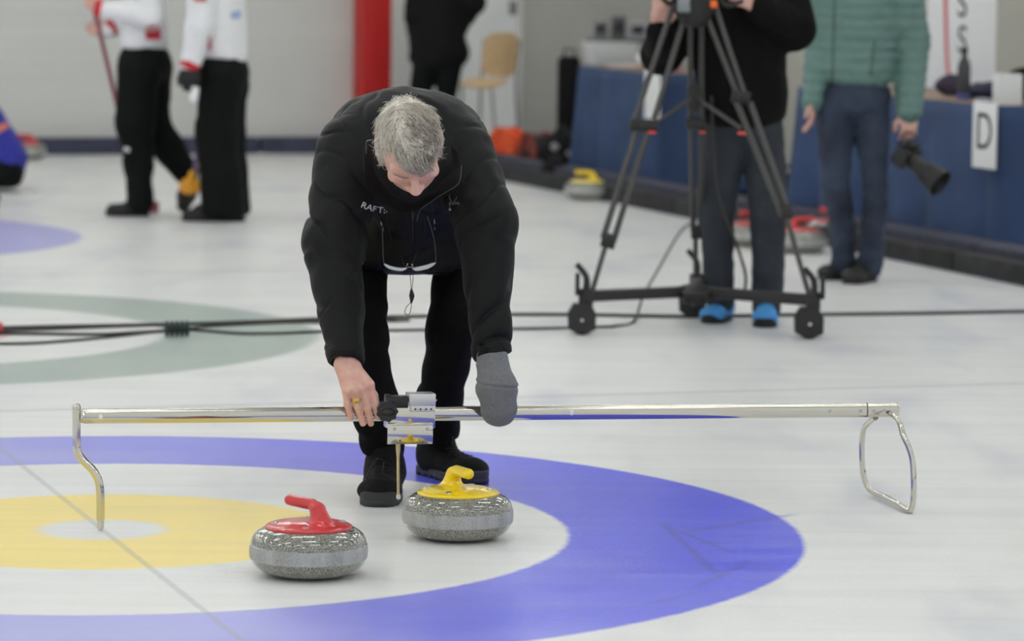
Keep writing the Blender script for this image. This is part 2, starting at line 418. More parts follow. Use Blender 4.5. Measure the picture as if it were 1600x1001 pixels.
# alcove walls behind the end of the sheets
def wall(name, a, b, th, m, h=Hh, z0=0):
    a = Vector(a); b = Vector(b); d = (b-a); L_ = d.length; c = (a+b)/2; ang = math.atan2(d.y, d.x)
    m_ = MB(); m_.box((c.x, c.y, z0+(h-z0)/2), (L_, th, h-z0), Matrix.Rotation(ang, 3, 'Z'), .004); o = m_.build(name, m, smooth=False); o['kind'] = 'structure'; return o
def gp(px, Y): p = W(px, 300, Y); return Vector((p.x, p.y, 0))
wall('wall_left', gp(590, 29.3), gp(832, 30.6), .2, mat('pale_grey_plaster', (230, 232, 228), .7, noise=.05, nscale=1.5))
wall('wall_right', gp(829, 29.0), gp(1250, 25.6), .2, grey2)
wall('wall_front', gp(1235, 25.6), gp(1900, 19.5), .2, mat('warm_grey_wall', (196, 195, 184), .7, noise=.05, nscale=1.5))
mb = MB(); q = gp(824, 29.2); mb.box((q.x, q.y, Hh/2), (.16, .16, Hh), Matrix.Rotation(AL, 3, 'Z'), .01)
o = mb.build('trim_4', mat('pale_column', (215, 216, 213), .6)); o['kind'] = 'structure'
o = slab('ceiling', [S(-14, -10), S(16, -10), S(16, VB+5), S(-14, VB+5)], Hh, Hh+.1, mat('white_ceiling', (215, 216, 214), .8))

# strip lights on the ceiling
lamp_m = mat('lamp_tube_glow', (253, 254, 252), .5, emit=TUBE_STRENGTH); hous = mat('lamp_housing', (225, 226, 226), .5)
first = None
for iv in range(10):
    for iu in range(8):
        loc = S(-9.2+iu*3.1+(iv % 2)*.4, -7.5+iv*2.9, Hh-.005)
        if first is None:
            t = thing('ceiling_light', 'long white fluorescent strip light mounted on the hall ceiling', 'ceiling light', loc, AL, 'strip lights on the ceiling')
            m_ = MB(); m_.prism([(-.08, 0), (.08, 0), (.06, -.05), (-.06, -.05)], -.8, .8, Matrix.Rotation(math.pi/2, 4, 'Z')); m_.build('housing', hous, t, local=True)
            m_ = MB()
            for yy in (-.03, .03): m_.cyl((-.76, yy, -.07), (.76, yy, -.07), .019, 12)
            m_.build('tube', lamp_m, t, local=True); first = t
        else:
            r_ = first.copy(); C.objects.link(r_); r_.location = loc
            for ch in first.children: c_ = ch.copy(); C.objects.link(c_); c_.parent = r_

# ------------------------------------------------------------ curling stones
GRAN = granite()
screwm = mat('brushed_steel', (200, 200, 200), .25, metal=1)
def plastic(n, c): return mat(n, c, .28, coat=.5, coatr=.08)
REDP = plastic('red_plastic', (196, 34, 40)); YELP = plastic('yellow_plastic', (240, 208, 8))
def make_stone(loc, rz, hm, label, h=.0028, group=None):
    t = thing('curling_stone', label, 'curling stone', loc, rz, group)
    pr = [(.0605, .002), (.064, 0), (.070, .001), (.090, .0045), (.108, .0095), (.122, .017), (.132, .0265), (.1385, .037), (.1415, .0435), (.1428, .0447), (.1440, .053), (.1443, .061), (.1440, .069), (.1428, .0773),
          (.1415, .0785), (.1400, .086), (.1368, .095), (.131, .103), (.122, .110), (.111, .1155), (.103, .1178), (.09, .1185), (.001, .1185)]
    m_ = MB(); m_.lathe(pr, 96); m_.V = m_.V; m_.build('granite_body', GRAN, t, local=True, smooth=.5)
    z0 = .118
    def f(P):
        r = np.hypot(P[:, 0], P[:, 1])
        top = z0+.0165*np.sqrt(np.clip(1-(r/.108)**2, 0, 1))*.9+.002
        d = ell(P, (0, 0, z0+.001), (.107, .107, .0165)); d = ss(d, P[:, 2]-(z0-.004), .003)
        d = su(d, cap(P, (.048, 0, z0+.004), (.034, 0, z0+.046), .027, .0145), .016)
        d = su(d, cap(P, (.05, 0, z0+.006), (.03, 0, z0+.04), .018, .015), .02)
        g = np.minimum(cap(P, (.034, 0, z0+.047), (.012, 0, z0+.0565), .0150, .0142), cap(P, (.012, 0, z0+.0565), (-.068, 0, z0+.0585), .0142, .0138))
        d = su(d, g, .008)
        return d
    hd = solid('handle', f, (-.115, -.115, z0-.012), (.115, .115, z0+.085), h, hm, t, local=True)
    for (x, y) in ((.083*math.cos(a), .083*math.sin(a)) for a in (rad(-48), rad(-125), rad(60), rad(140))):
        m_ = MB(); nz = Vector((x*.22, y*.22, .12)).normalized(); c = Vector((x, y, z0+.0112)); m_.cyl(c-nz*.003, c+nz*.0022, .0085, 20, .001)
        m_.cyl(c, c+nz*.0026, .003, 6)
        m_.build('screw', screwm, hd, local=True)
    return t
def copy_stone(src, loc, rz, label, hm=None, group=None):
    r = src.copy(); C.objects.link(r); r.location = loc; r.rotation_euler = (0, 0, rz); r['label'] = label
    if group: r['group'] = group
    for ch in list(src.children):
        c = ch.copy(); C.objects.link(c); c.parent = r
        if hm and ch.name.startswith('handle'): c.data = ch.data.copy(); c.data.materials[0] = hm
        for g in ch.children: d = g.copy(); C.objects.link(d); d.parent = c
    return r
def stone_at(px, yb): p = G(px, yb); return (p.x, p.y+.0, 0)
rs = make_stone((G(482, 898).x, G(482, 898).y, 0), rad(-44), REDP, 'polished grey granite curling stone with a red handle, in front on the left')
ys = copy_stone(rs, (G(715, 840).x, G(715, 840).y, 0), rad(114), 'polished grey granite curling stone with a yellow handle, under the measuring bar', YELP)
copy_stone(rs, (G(917, 298, .058).x, G(917, 298, .058).y, 0), rad(15), 'blurred yellow-handled stone on the ice at the foot of the bumper, left of the tripod', YELP)
for i, (px, py, rz, lb) in enumerate(((1172, 367, 40, 'red-handled stone seen between the legs of the camera operator'),
        (1250, 377, 200, 'red-handled stone between the camera operator and the man in green'),
        (1300, 362, -30, 'red-handled stone mostly hidden behind the jeans of the man in green'))):
    copy_stone(rs, (G(px, py, .058).x, G(px, py, .058).y, 0), rad(rz), lb, REDP)
copy_stone(rs, (G(42, 237, .058).x, G(42, 237, .058).y, 0), rad(20), 'blurred red-handled stone behind the crouching player at the left edge', REDP)

# ------------------------------------------------------------ measuring device
chrome = mat('polished_steel', (205, 202, 192), .08, metal=1, bump=.00006, bscale=30, stretch=(.2, 1, 1))
steel = mat('satin_aluminium', (190, 192, 196), .3, metal=1)
darkp = mat('black_plastic', (24, 24, 26), .4, bump=.0003, bscale=300)
brass = mat('pale_brass', (196, 182, 140), .35, metal=.8)
BL = W(126, 650, 9.10); BR = W(1402, 640, 9.665)
md = thing('stone_measuring_device', 'long chrome measuring bar pivoting on the button, held over the stones', 'measuring device', G(157, 822))
BD = (BR-BL).normalized(); PV = Vector((-BD.y, BD.x, 0)).normalized()   # along the bar; away from the camera
def onbar(px):      # point of the bar's axis under a photo column
    lo_, hi_ = 0., 1.
    for _ in range(40):
        mid = (lo_+hi_)/2; p = BL.lerp(BR, mid)
        X = p.x/(p.y*math.cos(PITCH)+(CAMH-p.z)*math.sin(PITCH))*FPX+800
        if X < px: lo_ = mid
        else: hi_ = mid
    return BL.lerp(BR, (lo_+hi_)/2)
m_ = MB(); m_.tube([BL+BD*.008, BR-BD*.0], .0196, 48, sq=(.82, 1, .62), up=(0, 0, 1)); bar = m_.build('bar', chrome, md)
m_ = MB(); P_ = onbar(1355); m_.tube([P_-BD*.002, P_+BD*.002], .0202, 48, sq=(.82, 1, .64), up=(0, 0, 1)); m_.build('seam_band', mat('grey_metal', (120, 118, 112), .4, metal=1), bar); m_ = MB(); m_.tube([BR-BD*.002, BR+BD*.002], .0204, 48, sq=(.8, 1, .66), up=(0, 0, 1)); m_.build('end_cap', chrome, bar)
plug = mat('white_plastic_plug', (232, 232, 230), .35)
for px in (158, 893, 549):
    m_ = MB(); p = onbar(px); m_.cyl(p-PV*.0115, p-PV*.0145, .006, 20, .0008); m_.build('rivet', plug, bar)
for px in (1296, 1344, 1365, 1381):
    m_ = MB(); p = onbar(px); m_.cyl(p-PV*.0115, p-PV*.0135, .0055, 16, .0006); m_.cyl(p-PV*.0135, p-PV*.0155, .003, 12); m_.build('screw', steel, bar)
# pivot leg
def pl(px, py): return W(px, py, 9.09)
lg = [pl(119.5, 636), pl(119.5, 665), pl(119.5, 692), pl(122, 707), pl(132, 721), pl(145, 734), pl(153, 748), pl(156, 762), pl(157, 780), pl(157, 812)]
m_ = MB(); m_.tube(lg, .0108, 24, sm=5); leg = m_.build('pivot_leg', chrome, md)
m_ = MB(); m_.ball(pl(119.5, 635.5), .0108, 20); m_.cyl(pl(119.5, 639), pl(119.5, 634), .0118, 20, .001); m_.build('cap', chrome, leg)
m_ = MB(); a = pl(157, 810); g0 = G(157, 822); m_.cyl((a.x, a.y, a.z), (a.x, a.y, .006), .009, 20, .001); m_.cyl((a.x, a.y, .007), (a.x, a.y, 0.0), .006, 16, .001); m_.build('pivot_tip', mat('clear_tip', (210, 205, 190), .3, metal=.5), leg)
m_ = MB(); e0 = onbar(128); m_.cyl(e0+BD*.0, e0+BD*.01, .0185, 24, .002); m_.build('collar', chrome, leg)
# foot loop at the outer end
e = BR-BD*.03; near = lambda px, py: W(px, py, 9.53); far = lambda px, py: W(px, py, 9.84)
lp = [W(1392, 647, 9.64), W(1404, 657, 9.58), W(1411, 679, 9.55), W(1421, 702, 9.54), W(1426, 722, 9.535), W(1427.5, 750, 9.53), W(1427, 778, 9.53), W(1424, 795, 9.53), W(1418, 797, 9.545), W(1405, 788, 9.61), W(1385, 777.5, 9.72), W(1367, 770, 9.815),
      W(1357, 762, 9.84), W(1350, 745, 9.845), W(1347, 720, 9.845), W(1347, 690, 9.84), W(1350, 670, 9.82), W(1357, 661, 9.78), W(1368, 652, 9.70)]
for q in lp: q.z = max(q.z, .0086)
m_ = MB(); m_.tube(lp, .0082, 18, sm=6); m_.build('foot_loop', chrome, md)
# carriage with gauge and probe
cR = Matrix((BD, PV, BD.cross(PV))).transposed()
def K(px, py, dy=0): p = onbar(px); q = W(px, py, p.y); return q+PV*dy
cc = K(637.5, 650)
px2m = cc.y/FPX
m_ = MB()
m_.box(K(640, 646.5, 0), (78*px2m, .040, 42*px2m), cR, .002)
car = m_.build('carriage', chrome, md)
m_ = MB(); m_.box(K(638, 675.5, -.0225), (73*px2m, .004, 33*px2m), cR, .0015); m_.box(K(640, 661, -.024), (68*px2m, .005, 3*px2m), cR, .0006)
plate = m_.build('front_plate', chrome, car)
for px, py in ((613, 668), (664.5, 668), (621.5, 686)):
    m_ = MB(); p = K(px, py, -.0245); m_.cyl(p, p-PV*.002, .0045, 16, .0006); m_.build('screw', steel, plate)
m_ = MB()
for px, py in ((621.5, 686),):
    p = K(px, py, -.0265); m_.cyl(p, p-PV*.0006, .0026, 12)
m_.build('screw_hole', darkp, plate)
m_ = MB(); m_.box(K(657, 623, 0), (43*px2m, .05, 20*px2m), cR, .0025); m_.box(K(656, 637, -.021), (36*px2m, .012, 9*px2m), cR, .001); gb = m_.build('gauge_block', mat('dull_aluminium', (205, 206, 208), .35, metal=.75), car)
for px in (645.5, 653.5, 662, 670):
    m_ = MB(); p = K(px, 637, -.0272); m_.cyl(p, p-PV*.0006, .0027, 14); m_.build('hole', darkp, gb)
m_ = MB(); p = K(679.5, 625, 0); m_.cyl(p, p+BD*.005, .003, 12); m_.build('pin', steel, gb)
m_ = MB(); m_.box(K(619, 627, 0), (34*px2m, .046, 18*px2m), cR, .003); m_.box(K(606, 618.5, .0), (8*px2m, .03, 5*px2m), cR, .002)
m_.build('clamp_block', darkp, car)
kc = K(600, 639.5, -.036)
def kf(P):
    q = (P-A3(kc))@np.array(cR); r = np.hypot(q[:, 0], q[:, 2]); th = np.arctan2(q[:, 2], q[:, 0])
    rr = .0265+.0018*np.cos(th*9); d = np.maximum(r-rr, np.abs(q[:, 1])-.009)
    d = su(d, ell(P, A3(kc)-A3(PV)*.006, (.018, .018, .009), np.array(cR)), .004); return d-.001
knob = solid('knob', kf, kc-Vector((.036,)*3), kc+Vector((.036,)*3), .0012, darkp, car)
m_ = MB(); m_.cyl(kc, kc+PV*.03, .006, 16); m_.build('knob_shaft', steel, knob)
m_ = MB(); pb = [K(620.5, 693, -.012), K(620.5, 700, -.012), K(620.5, 712, -.012), K(620.8, 772, -.012)]
m_.tube(pb, [.0062, .0062, .0038, .0038], 14); pr_ = m_.build('probe', brass, car)
m_ = MB(); b_ = K(621, 775.5, -.012); m_.ball(b_, .0062, 16); m_.cyl(b_+Vector((0, 0, .008)), b_, .0052, 14); m_.build('probe_tip', mat('pale_tip', (214, 212, 204), .3, metal=.6), pr_)

# ------------------------------------------------------------ the official bending over the stones
blackj = mat('black_jacket_fabric', (16, 17, 18), .55, spec=.18, bump=.0014, bscale=42)
blackp = mat('black_trouser_fabric', (11, 11, 12), .9, spec=.15, bump=.0006, bscale=120)
blacks = mat('black_suede', (13, 13, 14), .85, spec=.25, bump=.0006, bscale=300)
rubber = mat('dark_rubber', (40, 41, 44), .55, bump=.0003, bscale=200)
skin = mat('skin', (214, 178, 164), .5, noise=.0, col2=(204, 152, 140), nscale=30, sss=.12, bump=.0005, bscale=240, contrast=(.3, .7))
feltm = mat('grey_felt', (120, 122, 125), .95, col2=(92, 94, 97), nscale=330, bump=.0006, bscale=420, sheen=.1, contrast=(.3, .7))
cordm = mat('black_cord', (20, 20, 21), .6)
whitep = mat('white_print', (225, 226, 226), .6)
X1 = (1, 0, 0)
hp = dict(
 sR=W(548, 238, 9.62), eR=W(519, 388, 9.50), wR=W(545, 566, 9.32),
 sL=W(719, 242, 9.62), eL=W(766, 352, 9.50), wL=W(769, 560, 9.40),
 chest=W(638, 236, 9.62), pelvis=W(640, 330, 10.08),
 hipR=W(560, 372, 10.02), kR=W(565, 520, 9.68), aR=W(599, 712, 9.86),
 hipL=W(730, 372, 10.05), kL=W(710, 505, 9.86), aL=W(684, 700, 10.16))
HC = W(640, 226, 9.20)                       # head centre
th = rad(61); yaw = rad(6); rl = rad(-3)
Rh = np.array([[1, 0, 0], [0, math.cos(th), math.sin(th)], [0, -math.sin(th), math.cos(th)]], float)   # columns: x, y(back), z(up) after pitching forward
Rh = np.array([[1, 0, 0], [0, math.cos(th), -math.sin(th)], [0, math.sin(th), math.cos(th)]], float)
Ry = np.array([[math.cos(yaw), -math.sin(yaw), 0], [math.sin(yaw), math.cos(yaw), 0], [0, 0, 1]]); Rr = np.array([[math.cos(rl), 0, math.sin(rl)], [0, 1, 0], [-math.sin(rl), 0, math.cos(rl)]])
HR = Rr@Rh@Ry                                # local (x right, y back, z up) -> world
HS = 1.06
def hl(P): return (P-A3(HC))@HR/HS           # world -> head local
def hw(p): return Vector(A3(HC)+HR@(np.array(p, float)*HS))
def face(q):
    d = ell(q, (0, .004, .022), (.074, .094, .092))                                    # cranium
    d = su(d, ell(q, (0, -.032, -.040), (.058, .060, .072)), .03)                       # mid face
    d = su(d, ell(q, (0, -.052, -.086), (.036, .034, .026)), .025)                      # chin
    for s in (-1, 1):
        d = su(d, cap(q, (s*.056, .012, -.045), (s*.036, -.042, -.088), .018, .016), .022)    # jaw
        d = su(d, cap(q, (s*.010, -.089, .019), (s*.046, -.072, .019), .0095, .010), .010)   # brow
        d = ss(d, ell(q, (s*.030, -.098, -.001), (.017, .013, .011)), .010)            # socket
        d = np.minimum(d, ell(q, (s*.030, -.079, -.001), (.0135, .0125, .0125)))        # lidded eye
        d = su(d, ell(q, (s*.043, -.066, -.026), (.021, .018, .017)), .014)            # cheek
        d = su(d, ell(q, (s*.0135, -.103, -.033), (.0085, .0105, .0078)), .005)        # nostril wing
        d = ss(d, ell(q, (s*.0075, -.110, -.041), (.0036, .0055, .004)), .002)
    d = su(d, cap(q, (0, -.090, .004), (0, -.114, -.028), .0085, .0115), .010)          # nose
    d = su(d, ell(q, (0, -.113, -.031), (.0125, .0105, .0105)), .006)
    d = su(d, cap(q, (-.017, -.091, -.057), (.017, -.091, -.057), .0055, .0055), .008)  # upper lip
    d = su(d, cap(q, (-.015, -.090, -.067), (.015, -.090, -.067), .006, .006), .008)
    d = ss(d, cap(q, (-.021, -.097, -.062), (.021, -.097, -.062), .0022, .0022), .003)
    for z in (.034, .044, .054): d = d+.0007*np.exp(-((q[:, 2]-z-.004*np.cos(q[:, 0]*50))/.0016)**2)*(q[:, 1] < -.05)   # forehead lines
    for s in (-1, 1):
        e = ell(q, (s*.078, .012, -.008), (.010, .020, .033)); e = ss(e, ell(q, (s*.087, .008, -.006), (.006, .012, .020)), .005)
        d = su(d, e, .006)
    return d
# hand gripping the bar: fingers laid over the near face of the bar
def hand_R(P):
    wr = W(541, 570, 9.30); kn = [(541, 611), (553, 609), (566, 606), (578, 601)]
    yk = 9.235; K_ = [W(x, y, yk+.012*abs(i-1.3)) for i, (x, y) in enumerate(kn)]
    d = cap(P, W(542, 552, 9.32), wr, .029, .027)
    pal = None
    for i, k in enumerate(K_):
        c = cap(P, wr+Vector(((i-1.5)*.010, .004, 0)), k+Vector((0, .008, 0)), .0175, .0128); pal = c if pal is None else su(pal, c, .012)
    d = su(d, pal, .015)
    fing = [((543, 632), (548.5, 655.5), .0098, .0082), ((558.5, 634), (567, 665), .0104, .0086), ((573, 634), (579.5, 665), .0105, .0088), ((585, 628), (591, 655), .0102, .0088)]
    for i, ((mx, my), (tx, ty), r1, r2) in enumerate(fing):
        b = onbar(mx); yb = b.y-.0125-r1*.9
        m1 = W(mx, my, yb-.012); t1 = W(tx, ty-3.5, onbar(tx).y-.0125-r2)
        f = su(cap(P, K_[i], m1, .0115, r1), cap(P, m1, t1, r1, r2), .004)
        f = su(f, ell(P, m1, (r1*1.06,)*3), .003); d = su(d, f, .0045)
        d = su(d, ell(P, K_[i]+Vector((0, -.004, 0)), (.0095, .009, .010)), .007)
    t0 = wr+Vector((.022, .010, -.01)); t1 = W(583, 618, 9.33); t2 = W(590, 640, onbar(588).y+.030)
    d = su(d, su(cap(P, t0, t1, .019, .013), cap(P, t1, t2, .0125, .0105), .006), .012)      # thumb behind the bar
    for i, (x0, y0, x1, y1) in enumerate(((536, 580, 545, 608), (545, 578, 556, 604), (553, 578, 566, 600))):   # tendons
        d = d-.0012*np.exp(-(cap(P, W(x0, y0, 9.26), W(x1, y1, 9.228), 0, 0)/.006)**2)
    return d
def body(P):
    d = ecap(P, hp['pelvis'], hp['chest'], (.15, .10), (.155, .11), X1)
    d = su(d, cap(P, hp['chest'], HC+Vector((0, .10, -.02)), .07, .055), .05)
    d = su(d, cap(P, HC+Vector((0, .12, -.03)), HC+Vector((0, .03, -.01)), .056, .056), .03)
    for s, e, w_ in (('sR', 'eR', 'wR'), ('sL', 'eL', 'wL')):
        d = su(d, su(cap(P, hp[s], hp[e], .055, .040), cap(P, hp[e], hp[w_], .040, .026), .01), .03)
    for h_, k_, a_ in (('hipR', 'kR', 'aR'), ('hipL', 'kL', 'aL')):
        d = su(d, su(cap(P, hp[h_], hp[k_], .075, .048), cap(P, hp[k_], hp[a_], .045, .028), .01), .03)
    wl = hp['wL']; d = su(d, cap(P, wl, W(777, 640, 9.36), .030, .022), .01)
    d = su(d, face(hl(P))*HS, .02)
    d = su(d, hand_R(P), .01)
    return d
# two resolutions joined: a coarse trunk hidden by the clothes would leave the head rough, so the whole is meshed fine enough
man = solid('person', body, (-.75, 9.0, .05), (.15, 10.35, 1.32), .0042, skin, loc=(-.28, 9.75, 0))
setp(man, 'grey-haired person in black bending over the stones and holding the measuring bar', 'person')

# jacket ------------------------------------------------------------
def folds(P, amp, sc, seed, warp=.5):
    n = vnoise(P, sc*1.8, seed+5)*warp; Q = P+n[:, None]*sc*.6
    a = vnoise(Q, sc, seed); return amp*(1-np.abs(a)*2.2)
def sleeve(P, s, e, c, r, seed, dirn):
    d = su(cap(P, s, e, r[0], r[1]), cap(P, e, c, r[1], r[2]), .03)
    ax = A3(e)-A3(s); ax /= np.linalg.norm(ax); t = (P-A3(s))@ax; q = P-A3(s)
    ph = t*58+vnoise(P, .10, seed)*3.4+dirn*q[:, 0]*26
    cr = np.abs(np.sin(ph*.55)); d = d+.0065*np.exp(-(cr/.26)**2)*np.clip(.45+1.3*vnoise(P, .09, seed+1), 0, 1.2)-.003*cr-.0035*vnoise(P, .04, seed+4)
    return d
jk = dict(cR=W(541, 560, 9.32), cL=W(768, 551, 9.40))
collarC = hw((0, .045, -.105)); cax = HR[:, 2]*.75+np.array([0, .30, .35]); cax /= np.linalg.norm(cax)
def jacket(P):
    tor = ecap(P, W(640, 322, 10.02), W(640, 244, 9.66), (.185, .150), (.200, .148), X1)
    tor = su(tor, ell(P, W(610, 228, 9.72), (.18, .20, .155)), .06)
    tor = su(tor, ell(P, W(664, 230, 9.72), (.175, .20, .150)), .06)
    front = ecap(P, W(638, 262, 9.60), W(641, 385, 9.84), (.160, .105), (.138, .070), X1)
    tor = su(tor, front, .05)
    tor = su(tor, ecap(P, W(560, 370, 9.80), W(718, 370, 9.80), (.075, .09), (.075, .09), (0, 1, 0)), .05)
    tor = su(tor, ecap(P, W(590, 405, 9.92), W(694, 402, 9.92), (.075, .05), (.075, .05), (0, 1, 0)), .04)
    fa = np.abs(vnoise(P*np.array([1.5, .8, .6])+.03*vnoise(P, .2, 8)[:, None], .085, 3)); tor = tor+.0055*np.exp(-(fa/.13)**2)*np.clip(.5+vnoise(P, .15, 77)*1.2, 0, 1)-.004*vnoise(P, .05, 13)
    a = sleeve(P, hp['sR'], W(521, 385, 9.50), jk['cR'], (.096, .079, .0475), 21, -1)
    b = sleeve(P, hp['sL'], W(759, 345, 9.50), jk['cL'], (.092, .080, .050), 31, 1)
    d = su(tor, np.minimum(a, b), .026)
    # armhole seams and centre back yoke
    for s, sx in (('sR', -1), ('sL', 1)):
        pl_ = (P-A3(hp[s]))@np.array([sx*.80, -.15, -.55])+.02
        d = d+.0022*np.exp(-(pl_/.0032)**2)
    # cut clean cuffs
    for c, w_, k in ((jk['cR'], hp['wR'], 1), (jk['cL'], hp['wL'], 1)):
        ax = A3(w_)-A3(W(521, 385, 9.50) if c is jk['cR'] else W(759, 345, 9.50)); ax /= np.linalg.norm(ax); ax = ax+np.array([-.18 if c is jk['cR'] else .22, 0, 0])*1.0; ax /= np.linalg.norm(ax)
        pc = (P-A3(c))@ax-.012
        near_ = np.linalg.norm(P-A3(c), axis=1) < .16
        d = np.where(near_, np.maximum(d, pc), d)
        hol = cap(P, A3(c)-ax*.03, A3(c)+ax*.06, .036, .036); d = np.where(near_, ss(d, hol, .004), d)
        d = np.where(near_, d+.0018*np.exp(-((pc+.030)/.002)**2), d)
    # hem of the hanging front
    hem = (CAMH-.0)*0+(hemz-P[:, 2]); d = np.where((np.abs(P[:, 0]+.275) < .30) & (P[:, 2] < hemz+.05) & (P[:, 1] > 9.60), ss_max(d, hem, .008), d)
    # opening for the neck and head
    d = ss(d, ell(hl(P), (0, .0, -.015), (.094, .112, .155)), .014)
    d = ss(d, cap(P, A3(HC)+A3((0, .02, 0)), A3(HC)+A3((0, .22, -.02)), .075, .062), .01)
    # chest opening
    return d
def ss_max(a, b, k): return -su(-a, -b, k)
hemz = W(640, 431, 9.88).z
jk_o = solid('jacket', jacket, (-.68, 9.22, .36), (.14, 10.32, 1.26), .0040, blackj, man)
# stand collar: a folded band round the neck, open towards the chin
def ring_pts(off, rx, ry, a0, a1, n, tilt=0):
    out = []
    zx = np.array([1, 0, 0]); y_ = np.cross(cax, zx); y_ /= np.linalg.norm(y_); x_ = np.cross(y_, cax)
    for i in range(n+1):
        a = rad(a0+(a1-a0)*i/n); out.append(Vector(A3(collarC)+x_*rx*math.cos(a)+y_*ry*math.sin(a)+cax*(off+tilt*math.sin(a))))
    return out
lo_c = [W(x, y, Y) for x, y, Y in ((572, 232, 9.36), (570, 262, 9.27), (572, 288, 9.22), (590, 312, 9.225), (618, 326, 9.25), (643, 330, 9.26), (668, 318, 9.25), (697, 303, 9.235), (718, 286, 9.26), (723, 262, 9.33), (716, 235, 9.40))]
hi_c = [W(x, y, Y) for x, y, Y in ((582, 226, 9.42), (584, 256, 9.36), (592, 278, 9.33), (606, 296, 9.31), (626, 308, 9.31), (644, 312, 9.31), (664, 304, 9.31), (684, 290, 9.31), (700, 272, 9.34), (706, 250, 9.40), (703, 228, 9.46))]
A_, B_ = catmull(lo_c, 5), catmull(hi_c, 5); V = []; n_ = len(A_); K2 = 11
for i, (a_, b_) in enumerate(zip(A_, B_)):
    for k in range(K2):
        t = k/(K2-1); p = a_.lerp(b_, t); V.append(p+Vector((0, -.012*math.sin(math.pi*t), .004*math.sin(math.pi*t)+.0015*math.sin(i*.8+t*3))))
F = [[i*K2+k, (i+1)*K2+k, (i+1)*K2+k+1, i*K2+k+1] for i in range(n_-1) for k in range(K2-1)]
co_ = raw('collar', [tuple(v) for v in V], F, blackp, jk_o)
bm = bmesh.new(); bm.from_mesh(co_.data); bmesh.ops.solidify(bm, geom=list(bm.faces), thickness=.007); bmesh.ops.bevel(bm, geom=[e for e in bm.edges if e.is_manifold and e.calc_face_angle(0) > 1], offset=.002, segments=2, affect='EDGES'); bmesh.ops.recalc_face_normals(bm, faces=bm.faces); bm.to_mesh(co_.data); bm.free(); co_.data.shade_smooth()
ev = BVHTree.FromPolygons([v.co for v in jk_o.data.vertices], [p.vertices[:] for p in jk_o.data.polygons])
JL = Vector(rootloc(man))
def onjacket(px, py, off=.002):
    o = Vector((0, 0, CAMH)); d = (W(px, py, 9.0)-o).normalized(); h = ev.ray_cast(o-JL, d)
    return (h[0]+JL-d*off) if h[0] is not None else W(px, py, 9.5)
# chest logos: white letters with the left C lost in the fold
def stick_text(name, body_, px, py, hpx, ang, m, parent, w_=1.0, cast=None, off=.0015, res=3):
    cu = bpy.data.curves.new(name, 'FONT'); cu.body = body_; cu.size = 1; cu.resolution_u = res; cu.offset = .012
    o = bpy.data.objects.new(name, cu); C.objects.link(o); me = bpy.data.meshes.new_from_object(o.evaluated_get(bpy.context.evaluated_depsgraph_get())); bpy.data.objects.remove(o)
    bm = bmesh.new(); bm.from_mesh(me); bmesh.ops.subdivide_edges(bm, edges=[e for e in bm.edges if e.calc_length() > .1], cuts=3, use_grid_fill=True); bm.to_mesh(me); bm.free()
    V = []; ca, sa = math.cos(ang), math.sin(ang)
    for v in me.vertices:
        x = v.co.x*hpx*1.4*w_; y = -v.co.y*hpx*1.4; V.append((cast or onjacket)(px+x*ca-y*sa, py+x*sa+y*ca, off))
    F = [list(p.vertices) for p in me.polygons]
    return raw(name, [tuple(v) for v in V], F, m, parent, smooth=False)
for ch, px, py, a in (('R', 563, 323, .42), ('A', 571.5, 326.5, .34), ('F', 581, 330, .22), ('T', 589.5, 332, .10), (':', 599, 333, .0), ('.', 602.5, 331.5, 0)):
    stick_text('logo_lettering', ch, px, py, 9.5, a, whitep, jk_o, 1.1)
greyp = mat('grey_print', (120, 122, 124), .6)
stick_text('logo_lettering', '>', 700.5, 330, 5.5, .1, whitep, jk_o, 1.0)
stick_text('logo_lettering', 'Curling', 703, 320, 4, -.12, greyp, jk_o, .9)
m_ = MB(); m_.tube([onjacket(x, y, .0015) for x, y in ((703, 303), (702, 309), (704.5, 313), (702, 319), (703.5, 325))], .0007, 6, sm=3); m_.tube([onjacket(x, y, .0015) for x, y in ((714, 307), (711, 313), (706, 316))], .0006, 6, sm=3); m_.build('logo_figure', greyp, jk_o)
# zip down the chest
zp = [onjacket(644+i*.1, 316+i*5, .001) for i in range(13)]
m_ = MB(); m_.tube(zp, .0032, 8, sm=2, sq=(1, 1.2, .5)); zo = m_.build('zip', mat('zip_tape', (12, 12, 13), .5), jk_o)
m_ = MB(); p = onjacket(645, 334, .006); m_.cyl(p, p+Vector((0, -.003, 0)), .004, 14, .001); m_.box(p+Vector((0, -.002, -.009)), (.005, .0025, .012), bev=.001); m_.build('zip_pull', mat('dark_zip_pull', (46, 46, 48), .35, metal=.6), zo)
# piping along the collar edge
m_ = MB(); m_.tube([W(x, y, Y) for x, y, Y in ((721, 258, 9.318), (719, 280, 9.262), (712, 291, 9.236), (697, 300, 9.222), (684, 308, 9.225), (670, 318, 9.232), (657, 328, 9.236), (651, 345, 9.24))], .0011, 6, sm=4); m_.build('piping', mat('charcoal_piping', (42, 43, 45), .5), jk_o)
# velcro tabs on the cuffs
for pts, nm in ((((524, 548), (538, 552), (556, 551)), 'cuff_tab'), (((745, 543), (760, 547), (790, 551)), 'cuff_tab')):
    m_ = MB(); m_.tube([onjacket(x, y, .001) for x, y in pts], .0095, 12, sm=4, sq=(.5, 1, .28), up=(0, 0, 1)); m_.build(nm, blackj, jk_o)

